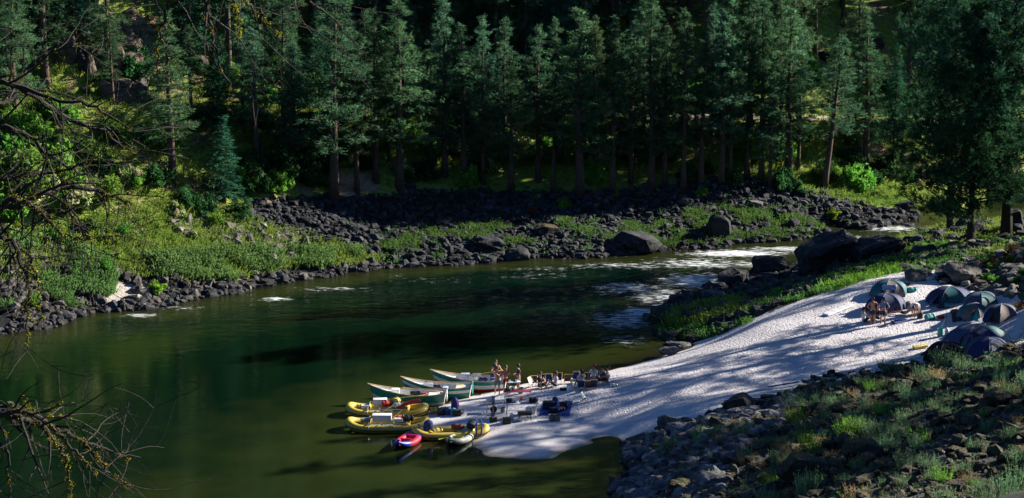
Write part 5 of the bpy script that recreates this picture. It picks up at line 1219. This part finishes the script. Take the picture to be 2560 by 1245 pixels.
# ------------------------------------------------------------------ tents and camp
def tent(px, py, wpx_, h, mats, lab, rz=0.0, asp=1.3, door=0, n=6, ribs=False):
    e = empty('dome_tent', on(px, py), rz); tag(e, lab, 'tent'); W = wpx_/F*math.hypot(e.location.y, HC-e.location.z)/2
    h = h*.9; W = W*.9
    def P(a, t, off=0.0):      # a azimuth, t 0 rim ..1 top
        k = math.pi*2/n; c = math.cos(k/2)/math.cos(((a) % k)-k/2); rr = (1-.10*(1-c))
        q = t*math.pi/2; r = W*(math.cos(q)**.85)*(c*(1-.0)+.0)+off; z = h*(math.sin(q)**.95)+off*.6
        return (r*math.cos(a)*asp, r*math.sin(a), z-.05)
    M_ = 10; K = 6; by = {}
    for g_ in range(n):
        by.setdefault(g_ % len(mats), []).append(g_)
    for mi, gs in by.items():
        mb = MB()
        for g_ in gs:
            vs = []
            for i in range(K+1):
                a = 2*math.pi*(g_+i/K)/n*.999999+1e-7
                for j in range(M_+1):
                    sag = -.02*W*math.sin(math.pi*i/K)*math.sin(math.pi*j/M_)
                    vs.append(P(a, j/M_, sag*(4 if ribs else 1)))
            mb.add(vs, [(i*(M_+1)+j, (i+1)*(M_+1)+j, (i+1)*(M_+1)+j+1, i*(M_+1)+j+1) for i in range(K) for j in range(M_)])
        mb.build('wall_panel', mats[mi], e)
    for g_ in range(n//2):
        a = 2*math.pi*g_/n; pts = [P(a+1e-6, j/8, .012) for j in range(9)]+[P(a+math.pi+1e-6, 1-j/8, .012) for j in range(1, 9)]
        MB().tube(pts, .014, 6).build('pole', GREYF if not ribs else S('pole_sleeve', (.35, .45, .5), .4), e)
    # vestibule with dark opening
    a0 = door; mb = MB(); mb.V = []; c = Vector((math.cos(a0)*asp, math.sin(a0), 0)); s_ = Vector((-math.sin(a0), math.cos(a0), 0)); top = Vector(P(a0, .62, .02)); out = c*W*1.42
    l = Vector(P(a0-.55, .03, .02)); r_ = Vector(P(a0+.55, .03, .02)); 
    mb.add([tuple(top), tuple(l), tuple(out+s_*.0+Vector((0, 0, -.05)))], [(0, 1, 2)]); mb.build('fly_flap', mats[-1], e)
    mb = MB(); pts = [P(a0+.1+.42*math.cos(t)*1.0, .30+.28*math.sin(t), .03) for t in [2*math.pi*k/16 for k in range(16)]]; mb.add(pts, [tuple(range(16))]); mb.build('door', BLKF, e)
    mb = MB(); mb.tube([tuple(out), tuple(out+c*.35+Vector((0, 0, -.06)))], .006, 4); mb.build('guy_line', WPL, e)
    return e
TN = [
 (2222,735,92,1.15,(TEALT,TANT,TEALT),'teal and tan dome tent highest on the sand, at the upper left of the camp',.3,4.2),
 (2214,772,94,1.25,(NAVT,GREYT,NAVT),'navy and grey dome tent behind the standing campers',.2,4.0),
 (2373,752,104,1.15,(NAVT,TEALT,GREYT),'navy, teal and grey tent in the upper middle of the camp',.1,3.9),
 (2452,765,92,1.15,(TEALT,GREYT),'teal tent with white edged rainfly at the upper right of the camp',.5,4.2),
 (2432,790,84,1.0,(TANT,GREYT,TEALT),'grey and tan tent in front of the white edged teal tent',.9,4.0),
 (2502,797,92,1.15,(TANT,NAVT),'ribbed tan and navy tent at the right edge of the camp',.4,3.7),
 (2438,862,150,1.55,(GREYT,NAVT,TEALT),'largest tent, grey and navy with teal end, lower right of the camp',.15,4.2),
 (2470,888,118,1.35,(NAVT,GREYT,NAVT),'navy tent overlapping the largest one from the front right',.5,4.3),
 (2362,898,98,1.35,(BLKT,BLKT),'black tent closest to the sagebrush, in front of the largest tent',.2,2.2)]
for i, t in enumerate(TN): tent(*t[:6], rz=t[6], door=t[7], ribs=(i == 5))
def pad(px0, py0, px1, py1, w, mt, lab, name='sleeping_pad', cat='pad', th=.06, mt2=None, taper=0.0):
    a = on(px0, py0, .05); c = on(px1, py1, .05); d = c-a; L = d.length; e = empty(name, a); tag(e, lab, cat)
    u = d.normalized(); s = Vector((-u.y, u.x, 0)).normalized(); n = 12; mb = MB()
    for i in range(n+1):
        t = i/n; ww = w*(1-taper*abs(2*t-1)**3)/2; p = u*(L*t)+Vector((0, 0, .012*math.sin(i*1.9)))
        for q, z in ((-ww, 0), (-ww*.9, th), (ww*.9, th), (ww, 0)): mb.V.append(tuple(p+s*q+Vector((0, 0, z))))
    for i in range(n):
        for k in range(4): mb.F.append((i*4+k, i*4+(k+1) % 4, (i+1)*4+(k+1) % 4, (i+1)*4+k))
    mb.F += [(0, 1, 2, 3), (n*4+3, n*4+2, n*4+1, n*4)]; mb.build('pad_body', mt, e)
    if mt2:
        MB().tube([tuple(Vector((0, 0, th+.01))+u*(L*.08)), tuple(Vector((0, 0, th+.01))+u*(L*.92))], .05, 5).build('stripe', mt2, e)
    return e
pad(2064, 790, 2128, 765, .55, WPL, 'white pad lying alone on the sand left of the campers', th=.1)
pad(1913, 975, 2003, 960, .55, WRUB, 'white and blue board at the lower edge of the sand', 'kickboard', 'board', .08, BLU, .5)
pad(2228, 906, 2300, 894, .5, S('cream_foam', (.6, .58, .5), .7), 'cream pad lying in front of the black tent', th=.05)
pad(2284, 874, 2316, 868, .45, YELF, 'yellow pad at the left side of the black tent', th=.12)
pad(2232, 810, 2264, 802, .5, BLU, 'blue pad on the sand in front of the reclining person', th=.08)
for px, py, r, L, mt, lab, lie, rz in ((2243,779,.22,.6,BLKF,'black and yellow bag beside the navy and grey tent',True,10),(2226,780,.16,.5,WPL,'white cloth bag right of the camper in blue',True,20),(2281,730,.2,.75,TEALF,'teal round bag right of the highest tent',True,15),(2271,770,.2,.5,GREYF,'grey bag behind the reclining person',False,0),(2326,799,.24,.8,TEALF,'teal bag on the sand right of the bending person',True,25),(2300,796,.2,.5,BLKF,'black box bag under the bending person',False,0),(2353,797,.15,.5,REDF,'dark red bag in the middle of the camp',True,0),(2352,771,.14,.6,NAVY,'small navy bag left of the teal roll',True,-10),(2378,768,.2,.95,S('steel_teal_fabric',(.05,.16,.2),.7),'blue teal roll in front of the upper middle tent',True,5),(2400,802,.17,.6,PURP,'purple bag in front of the grey and tan tent',True,20),(2387,785,.2,.6,BLKF,'black bag left of the grey and tan tent',True,40),(2417,795,.2,.5,BLKF,'black bag at the door of the grey and tan tent',False,0),(2367,838,.14,.5,WPL,'white bottle shaped bag left of the largest tent',False,0),(2346,893,.25,.4,S('steel_teal_fabric',(.05,.16,.2)),'round blue bag in front of the black tent',False,0),(2342,693,.18,.5,WPL,'white bag lying by the rocks above the camp',True,0),(2268,714,.15,.6,NAVY,'navy bag on the sand above the teal round bag',True,10),(2205,740,.12,.5,GPL,'grey cloth bag between the two upper left tents',True,0),(2212,790,.16,.45,BLKF,'dark bag behind the legs of the campers',False,0),(2330,797,.1,.3,TEALF,'small teal cup bag beside the teal bag',False,0)):
    drybag(on(px, py), r, L, mt, lab, lie, R(rz))
bucket(on(2350, 842), .2, .5, S('teal_plastic', (.03, .3, .28), .5), 'teal bucket standing left of the largest tent')
for (a, c_, dz, lab) in (((2347,833),(2362,800),1.1,'paddle leaning at the teal bucket, left one'),((2366,828),(2366,798),1.2,'dark paddle standing upright right of the teal bucket')):
    p = on(*a); o = oar(p+Vector(((c_[0]-a[0])/36, 0, 1.05)), p, lab, BLKF if 'dark' in lab else S('grey_legs', (.3, .3, .3)))
mb = MB(); mb.box((0, 0, .36), (.28, .05, .72), bev=.02); mb.tube([(.17, 0, 0), (.12, 0, .8)], .015, 5); o = mb.build('camp_chair', BLKF); o.location = on(2386, 806); o.rotation_euler = (R(-8), R(-6), 0); tag(o, 'folded black chair with a white edge standing in the camp', 'folded chair')
mb = MB(); mb.tube([(-1.2, 0, .05), (-.4, .1, .12), (.5, 0, .08), (1.5, .15, .15)], [.02, .04, .05, .03], 6); o = mb.build('driftwood_stick', BARK); o.location = on(1890, 1002); tag(o, 'thin driftwood stick on the sand right of the dark pointed boulder', 'stick')
mb = MB()
for i in range(9):
    for j in range(4): mb.V.append((-.5+i*.125, -.02*j, -.12*j+.02*math.sin(i*2+j)))
mb.F = [(i*4+j, (i+1)*4+j, (i+1)*4+j+1, i*4+j+1) for i in range(8) for j in range(3)]; o = mb.build('towel', S('blue_white_towel', (.3, .4, .65), .8, var=.6, scale=9)); o.modifiers.new('s', 'SOLIDIFY').thickness = .02; o.location = on(2222, 760)+Vector((0, -.1, 1.35)); tag(o, 'blue and white towel draped on top of the navy and grey tent', 'towel')

# ------------------------------------------------------------------ people
def skin(name, J, E, mat, parent, root=0, sub=1):
    me = bpy.data.meshes.new(name+'_t'); me.from_pydata([j[0] for j in J], E, []); ob = bpy.data.objects.new(name+'_t', me); COL.objects.link(ob)
    md = ob.modifiers.new('k', 'SKIN'); md.use_smooth_shade = True
    sv = me.skin_vertices[0].data
    for i, j in enumerate(J): sv[i].radius = (j[1], j[2] if len(j) > 2 else j[1]); sv[i].use_root = (i == root)
    ob.modifiers.new('s', 'SUBSURF').levels = sub
    dg = bpy.context.evaluated_depsgraph_get(); dg.update(); m2 = bpy.data.meshes.new_from_object(ob.evaluated_get(dg)); bpy.data.objects.remove(ob); m2.name = name
    m2.materials.clear(); m2.materials.append(mat); o = bpy.data.objects.new(name, m2); link(o, parent)
    for p in m2.polygons: p.use_smooth = True
    return o
SKIN1 = S('tanned_skin', (.46, .22, .13), .5, var=.08); SKIN2 = S('light_skin', (.55, .31, .21), .5, var=.08)
HAIRD = S('dark_hair', (.02, .014, .01), .7); HAIRB = S('brown_hair', (.10, .05, .025), .7)
POSE = {
 'stand': dict(pel=(0,0,.95), che=(0,.02,1.38), hd=(0,.03,1.62), sL=(-.19,0,1.40), sR=(.19,0,1.40), eL=(-.27,.02,1.12), eR=(.27,.02,1.12), wL=(-.25,.14,.88), wR=(.25,.14,.88), kL=(-.12,.03,.50), kR=(.12,.03,.50), aL=(-.13,-.02,.07), aR=(.13,-.02,.07)),
 'work': dict(eL=(-.25,.05,1.13), eR=(.25,.05,1.13), wL=(-.12,.30,1.10), wR=(.14,.30,1.08)),
 'hips': dict(eL=(-.38,-.02,1.16), eR=(.38,-.02,1.16), wL=(-.20,.08,1.0), wR=(.20,.08,1.0)),
 'raise': dict(eR=(.28,.16,1.42), wR=(.16,.25,1.66), eL=(-.25,.12,1.2), wL=(-.1,.28,1.35)),
 'reach': dict(eL=(-.32,.05,1.16), wL=(-.46,.18,.98), eR=(.30,.12,1.16), wR=(.36,.32,1.12)),
 'ground': dict(pel=(0,0,.12), che=(0,-.06,.56), hd=(0,-.02,.82), sL=(-.19,-.06,.58), sR=(.19,-.06,.58), eL=(-.26,.08,.36), eR=(.26,.08,.36), wL=(-.16,.28,.36), wR=(.16,.28,.36), kL=(-.16,.40,.42), kR=(.16,.40,.42), aL=(-.14,.62,.07), aR=(.14,.62,.07)),
 'chair': dict(pel=(0,0,.36), che=(0,-.12,.80), hd=(0,-.10,1.05), sL=(-.19,-.12,.82), sR=(.19,-.12,.82), eL=(-.27,.0,.56), eR=(.27,.0,.56), wL=(-.18,.24,.52), wR=(.18,.24,.52), kL=(-.13,.44,.42), kR=(.13,.44,.42), aL=(-.13,.62,.07), aR=(.13,.62,.07)),
 'recline': dict(pel=(0,0,.12), che=(0,-.34,.40), hd=(0,-.42,.64), sL=(-.19,-.36,.42), sR=(.19,-.36,.42), eL=(-.26,-.50,.20), eR=(.26,-.40,.24), wL=(-.24,-.34,.05), wR=(.12,-.12,.22), kL=(-.12,.44,.20), kR=(.12,.44,.14), aL=(-.12,.86,.07), aR=(.14,.88,.07)),
 'bend': dict(pel=(0,0,.92), che=(0,.40,1.00), hd=(0,.62,.86), sL=(-.19,.38,.98), sR=(.19,.38,.98), eL=(-.22,.44,.70), eR=(.22,.44,.70), wL=(-.14,.50,.44), wR=(.14,.50,.44), kL=(-.13,.06,.50), kR=(.13,.06,.50), aL=(-.14,-.02,.07), aR=(.14,-.02,.07))}
def person(p, rz, pose, lab, sk=SKIN1, top=None, legs=NAVY, hair=HAIRD, cap=None, s=1.07, long_=False):
    e = empty('person', p, rz, s); tag(e, lab, 'person')
    Q = dict(POSE['stand']); Q.update(POSE[pose]) ; Q = {k: Vector(v) for k, v in Q.items()}
    pel, che, hd = Q['pel'], Q['che'], Q['hd']; up = (che-pel).normalized(); hu = (hd-che).normalized(); nk = che+hu*.10
    J = []; E = []
    def J_(v, r, r2=None, par=None):
        J.append((tuple(v), r, r2 if r2 else r)); 
        if par is not None: E.append((par, len(J)-1))
        return len(J)-1
    r0 = J_(pel, .145, .115); ws = J_(pel.lerp(che, .45), .125, .10, r0); ch = J_(che-up*.06, .155, .11, ws); n_ = J_(nk, .055, .055, ch); fwd = Vector((0, 1, 0))
    if pose == 'bend': fwd = Vector((0, .3, -1)).normalized()
    h1 = J_(hd-hu*.07+fwd*.015, .07, .078, n_); h2 = J_(hd+hu*.04, .082, .095, h1); h3 = J_(hd+hu*.11-fwd*.01, .05, .06, h2)
    for sd, S_ in ((-1, 'L'), (1, 'R')):
        a = J_(Q['s'+S_], .058, None, ch); b_ = J_(Q['s'+S_].lerp(Q['e'+S_], .45), .05, None, a); c = J_(Q['e'+S_], .04, None, b_); w = J_(Q['w'+S_], .028, None, c)
        d = (Q['w'+S_]-Q['e'+S_]).normalized(); side = d.cross(Vector((0, 0, 1))); side = side.normalized() if side.length > .1 else Vector((1, 0, 0)); bk = side.cross(d).normalized()
        pm = J_(Q['w'+S_]+d*.07, .032, .018, w)
        for k, (o_, L) in enumerate(((-.030, .062), (-.010, .075), (.010, .070), (.029, .052))):
            f1 = J_(Q['w'+S_]+d*(.085+L*.45)+side*o_, .009, None, pm); J_(Q['w'+S_]+d*(.085+L*.8)+side*o_-bk*.025, .008, None, f1)
        t1 = J_(Q['w'+S_]+d*.045-side*.045*sd, .011, None, w); J_(Q['w'+S_]+d*.085-side*.06*sd-bk*.01, .009, None, t1)
        hip = pel+Vector((sd*.10, 0, -.05 if pose in ('stand', 'work', 'hips', 'raise', 'reach', 'bend') else 0)); hj = J_(hip, .095, None, r0); th = J_(hip.lerp(Q['k'+S_], .5), .078, None, hj); kj = J_(Q['k'+S_], .055, None, th)
        cf = J_(Q['k'+S_].lerp(Q['a'+S_], .35), .055, None, kj); aj = J_(Q['a'+S_], .036, None, cf); f = (Q['a'+S_]+Vector((0, .14, -.03)))
        J_(f, .038, .025, aj)
    skin('body', J, E, sk, e)
    # nose, eyes, ears
    q = hd-hu*.0+fwd*.095; MB().tube([tuple(q+hu*.03), tuple(q-hu*.02+fwd*.018)], [.008, .014], 6).build('nose', sk, e)
    for sd in (-1, 1):
        MB().ball(tuple(hd+fwd*.085+hu*.025+Vector((sd*.032, 0, 0))), .011, 6, 4).build('eye', BLK, e); MB().ball(tuple(hd+Vector((sd*.082, 0, 0))), (.012, .022, .032), 6, 5).build('ear', sk, e)
    MB().box(tuple(hd-hu*.045+fwd*.088), (.045, .01, .008)).build('mouth', REDF, e)
    mb = MB(); mb.ball((0, 0, 0), (.096, .112, .10), 12, 8); Mx = (Vector((0, 0, 1)).rotation_difference(hu)).to_matrix(); c0 = hd+hu*.065-fwd*.025
    mb.V = [tuple(Mx@Vector((v[0], v[1], v[2]-(.07 if (v[1] < -.02 and v[2] < 0) else 0)-(.10 if long_ and v[1] < 0 and v[2] < -.03 else 0)))+c0) for v in mb.V]; mb.build('hair', hair, e)
    if cap:
        mb = MB(); mb.ball((0, 0, 0), (.104, .118, .085), 12, 7); mb.box((0, .14, -.012), (.14, .12, .012)); mb.V = [tuple(Mx@Vector(v)+c0+hu*.03) for v in mb.V]; mb.build('cap', cap, e)
    # shorts
    J = []; E = []; r0 = J_(pel+up*.09, .150, .122); w = J_(pel-up*.01, .158, .130, r0)
    for sd, S_ in ((-1, 'L'), (1, 'R')):
        hip = pel+Vector((sd*.10, 0, -.05 if pose in ('stand', 'work', 'hips', 'raise', 'reach', 'bend') else 0)); a = J_(hip, .112, None, w); J_(hip.lerp(Q['k'+S_], .78), .098, None, a)
    skin('shorts', J, E, legs, e)
    if top:
        J = []; E = []; r0 = J_(pel+up*.05, .158, .128); a = J_(pel.lerp(che, .5), .142, .118, r0); ch = J_(che-up*.04, .172, .126, a); J_(che+hu*.05, .075, .07, ch)
        for sd, S_ in ((-1, 'L'), (1, 'R')):
            a = J_(Q['s'+S_]+Vector((0, 0, -.005)), .074, None, ch); J_(Q['s'+S_].lerp(Q['e'+S_], .72 if top is not NAVYV else .12), .068, None, a)
        skin('shirt', J, E, top, e)
    return e
NAVYV = S('navy_vest', (.02, .025, .05), .8); KHAKI = S('khaki_cotton', (.42, .36, .27), .8); WTEE = S('white_cotton', (.72, .72, .76), .8, var=.05); BTEE = S('blue_cotton', (.10, .14, .3), .8); NTEE = S('dark_navy_cotton', (.03, .045, .08), .8, var=.3); GRYS = S('grey_cotton', (.18, .19, .2), .8); REDS = S('red_cotton', (.5, .03, .03), .8)
person(local(B3, 1.75, .15, .12)-Vector((0, 0, .08)), R(200), 'reach', 'person in dark vest and khaki shorts standing in the stern of the farthest drift boat', SKIN2, NAVYV, KHAKI, HAIRB)
person(on(1243, 988), R(165), 'raise', 'shirtless person in grey shorts with raised hand beside the stern of the farthest drift boat', SKIN1, None, GRYS, HAIRD)
person(on(1265, 985), R(170), 'work', 'shirtless person in red shorts standing behind the pink table', SKIN1, None, REDS, HAIRB)
person(on(1296, 981), R(110), 'work', 'person in dark tee shirt and grey shorts standing right of the small table', SKIN1, NTEE, GRYS, HAIRD)
person(on(1351, 969), R(200), 'ground', 'person with black cap and dark vest sitting left in the circle', SKIN1, NAVYV, BLKF, HAIRD, BLKF)
person(on(1388, 967), R(110), 'ground', 'person with dark hair and white shirt sitting on the sand', SKIN2, WTEE, BLKF, HAIRD, long_=True)
person(on(1452, 971), R(20), 'chair', 'person in white tee shirt sitting with back to the camera', SKIN1, WTEE, NAVY, HAIRD)
person(on(1482, 960), R(150), 'chair', 'person with red cap and white tee shirt sitting in the circle', SKIN1, WTEE, GRYS, HAIRB, REDF)
person(on(1503, 963), R(110), 'chair', 'person in dark clothes sitting between red cap and right end sitter', SKIN1, NTEE, BLKF, HAIRD)
person(on(1515, 962), R(95), 'chair', 'dark haired person in white tee shirt at the right end of the chair circle', SKIN1, WTEE, NAVY, HAIRD, s=1.05)
person(on(2160, 806), R(-70), 'ground', 'person in white tee shirt sitting on the sand left of the standing campers', SKIN1, WTEE, NAVY, HAIRD)
person(on(2181, 811), R(10), 'hips', 'shirtless person in navy shorts standing in the camp with back turned', SKIN1, None, NAVY, HAIRD)
person(on(2207, 812), R(-12), 'hips', 'person in blue tee shirt standing in the camp with back turned', SKIN1, BTEE, NAVY, HAIRD)
person(on(2194, 800), R(120), 'ground', 'person in dark clothes sitting half hidden between the two standing campers', SKIN1, NTEE, BLKF, HAIRD)
person(on(2264, 787), R(75), 'recline', 'shirtless person in dark shorts reclining on the sand', SKIN2, None, NAVY, HAIRB)
person(on(2292, 797), R(150), 'bend', 'person in white shirt and khaki shorts bending over a bag', SKIN1, WTEE, KHAKI, HAIRD)
# ------------------------------------------------------------------ dead branches of the tree at the left foreground
M_lich = foliage('yellow_lichen', (.14, .13, .01), (.34, .31, .02), .2)
M_twig = simple('dead_twig_bark', (.018, .014, .012), .9, var=.5, scale=8, bump=.4)
def vpt(px, py, dist): 
    d = ray(px, py); return Vector((d[0], d[1], d[2]))*float(dist)+Vector((0, 0, HC))
def branch(parent, anchors, dist, r0, depth=2, seed=0, dens=1.0, hang=.5, lichen=.5, lab=None, spread=.72):
    dens *= .8; lichen *= 1.2; r0 *= .62
    g = random.Random(seed); mb = MB(); lch = []
    def grow(p, d, L, r, lv):
        n = max(5, int(L/.055)); pts = [p]; rs = [r]; q = p.copy(); d = d.normalized(); curl = Vector((g.gauss(0, 1), g.gauss(0, .6), g.gauss(0, 1)-.5*hang))*.085
        for i in range(n):
            d = (d+curl+Vector((g.gauss(0, .09), g.gauss(0, .07), g.gauss(0, .09)-hang*.02))).normalized(); q = q+d*(L/n); pts.append(q.copy()); rs.append(max(.0022, r*(1-.85*(i+1)/n)))
            if lichen and rs[-1] > .0055 and g.random() < lichen*.3: lch.append((q.copy(), rs[-1]))
            if lv < depth and g.random() < (.34 if lv == 1 else .22)*dens and i > 0:
                s = Vector((g.gauss(0, 1), g.gauss(0, .6), g.gauss(0, 1)-.35*hang)); s = (s-d*s.dot(d)).normalized()
                grow(q, d*.65+s*.9, L*g.uniform(.3, .62), rs[-1]*.62, lv+1)
        mb.tube(pts, rs, 5 if r > .01 else 4, False)
    P = [vpt(x, y, dist+dz) for x, y, dz in anchors]; m = len(P); pts = []; rs = []
    for i in range(m-1):
        for k in range(6):
            t = k/6; A_ = P[max(i-1, 0)]; B_ = P[i]; C_ = P[i+1]; D_ = P[min(i+2, m-1)]
            pts.append(.5*((2*B_)+(C_-A_)*t+(2*A_-5*B_+4*C_-D_)*t*t+(3*B_-A_-3*C_+D_)*t**3)+Vector((g.gauss(0, .008), g.gauss(0, .008), g.gauss(0, .008))))
    pts.append(P[-1]); N = len(pts); rs = [max(.004, r0*(1-.85*i/N)) for i in range(N)]
    mb.tube(pts, rs, 7, False)
    for i in range(1, N):
        d = (pts[min(i+1, N-1)]-pts[i-1]).normalized()
        if g.random() < lichen*1.1: lch.append((pts[i], rs[i]))
        if g.random() < .62*dens:
            s = Vector((g.gauss(0, 1), g.gauss(0, .6), g.gauss(0, 1)-.35*hang)); s = (s-d*s.dot(d)).normalized()
            grow(pts[i], d*.7+s, g.uniform(.2, .85)*spread, rs[i]*.55, 1)
    o = mb.build('branch', M_twig, parent)
    if lch:
        V_ = []; rr = []
        for p, r in lch:
            for k in range(34):
                c = np.array(p)+np.array([g.gauss(0, 1) for _ in range(3)])*(r*.55+.005); V_.append(c); rr.append(g.random())
        V_ = np.array(V_); dv = rng.normal(size=V_.shape); obj_me('lichen', leafmesh('lichen', tris_from(V_, dv, .009, .008), M_lich, np.array(rr)), o)['kind'] = 'stuff'
    return o
dt = empty('dead_tree', (-6.2, 16, float(height(-6.2, 16))-.3)); tag(dt, 'dead tree at the left foreground whose bare lichen covered branches hang into view', 'dead tree')
o = MB().tube([(0, 0, 0), (.15, .05, 7), (.1, .1, 14), (.3, 0, 22)], [.34, .27, .2, .1], 12).build('trunk', BARK, dt)
par = dt; inv = Matrix.Translation(-dt.location)
def br(anchors, dist, r0, seed, **k):
    o = branch(dt, anchors, dist, r0, seed=seed, **k)
    o.matrix_parent_inverse = Matrix.Identity(4); o.location = -dt.location
    for c in o.children: pass
    return o
# mid left mass
br([(-700,180,-1),(-60,200,0),(60,225,0),(160,290,.3),(260,330,.4),(330,380,.5)], 15, .045, 1, dens=1.15, lichen=.35)
br([(-700,160,-1),(-40,260,0),(50,190,.2),(130,130,.3),(200,110,.3)], 15.5, .035, 2, dens=1.0, lichen=.3)
br([(-60,300,0),(60,330,.1),(140,400,.1),(220,440,.2),(260,520,.2)], 15, .03, 3, dens=1.05, lichen=.35)
br([(-60,180,0),(120,240,.1),(240,270,.1),(330,330,.1)], 14.5, .028, 4, dens=1.0, lichen=.25)
# lichen heavy branch
br([(-700,480,-1),(-60,520,0),(60,505,0),(150,470,.2),(260,485,.3),(330,510,.3)], 14.5, .05, 5, dens=1.25, lichen=1.0)
br([(-60,540,0),(40,500,0),(110,540,.1),(160,590,.1),(230,600,.1)], 14.3, .035, 6, dens=1.2, lichen=1.0)
br([(-60,470,0),(40,440,0),(130,430,.1),(210,410,.1),(250,380,.1)], 14.8, .028, 7, dens=1.1, lichen=.4)
br([(-60,600,0),(20,600,0),(60,680,.1),(70,780,.1),(65,880,.1)], 14.2, .03, 8, dens=1.0, lichen=.5, hang=1)
br([(-60,560,0),(60,620,0),(90,700,.1),(100,740,.1),(95,800,.1)], 14.6, .02, 9, dens=.9, lichen=.5, hang=1)
br([(150,520,0),(200,560,0),(230,600,.1),(222,660,.1)], 14.6, .018, 10, dens=.8, lichen=.4, hang=1)
# lower left
br([(-700,960,-1),(-60,1020,0),(40,1045,0),(130,1070,.1),(230,1115,.2),(320,1150,.3)], 14, .045, 11, dens=.95, lichen=.55)
br([(-60,1060,0),(60,1030,0),(150,1090,.1),(200,1140,.1),(240,1195,.1)], 13.8, .03, 12, dens=.9, lichen=.4)
br([(100,1060,0),(150,1120,0),(170,1180,.1),(178,1260,.1)], 13.8, .025, 13, dens=.9, lichen=.8, hang=1)
br([(-60,1100,0),(10,1120,0),(20,1180,.1),(22,1260,.1)], 13.8, .022, 14, dens=1.0, lichen=.4, hang=1)
br([(-60,1030,0),(20,1010,0),(60,1020,.1),(110,1030,.1),(155,1000,.1)], 14, .02, 15, dens=.6, lichen=.3, hang=0)
br([(200,1100,0),(240,1140,0),(280,1190,.1),(330,1215,.1)], 14, .018, 16, dens=.8, lichen=.5)
# top hanging ones
br([(-700,-420,-1),(300,-160,0),(430,-40,0),(415,20,0),(400,80,0),(390,190,.1)], 13.5, .03, 17, dens=.75, lichen=.4, hang=1)
br([(200,-300,-1),(480,-60,0),(515,10,0),(530,90,.1),(545,150,.1),(578,230,.1)], 13.5, .028, 18, dens=.7, lichen=.3, hang=1)
br([(300,-260,-1),(520,-60,0),(600,-10,0),(650,40,.1),(700,85,.1)], 13.5, .026, 19, dens=.9, lichen=.5, hang=1)
br([(400,-300,-1),(690,-60,0),(770,0,0),(840,55,.1),(915,135,.1)], 13.8, .022, 20, dens=.6, lichen=.1, hang=.6)
br([(420,-220,0),(560,-40,0),(590,30,0),(600,90,.1)], 13.2, .02, 21, dens=.9, lichen=.8, hang=1)
# drooping dark twigs at the right edge near the tents
dt2 = empty('dead_shrub', gp(2560, 900)); tag(dt2, 'dark bare shrub leaning in front of the tents at the right edge', 'dead shrub')
for i in range(12):
    mb = MB(); g = random.Random(900+i)
    def gr_(p, d, L, r, lv):
        pts = [p]; q = Vector(p); n = 7
        for k in range(n):
            d = (d+Vector((g.gauss(0, .12), g.gauss(0, .12), g.gauss(0, .1)-.03))).normalized(); q = q+d*L/n; pts.append(q.copy())
            if lv < 2 and k > 1 and g.random() < .75: gr_(q, d+Vector((g.gauss(0, .5), g.gauss(0, .5), g.gauss(0, .45))), L*.45, r*.5, lv+1)
        mb.tube(pts, [r*(1-.8*k/n) for k in range(n+1)], 4, False)
    gr_(Vector((.0, 0, -.1)), Vector((g.uniform(-1.1, .1), g.uniform(-.4, .4), g.uniform(.3, 1.1))), g.uniform(1.3, 2.9), .022, 0); mb.build('stem', M_twig, dt2)
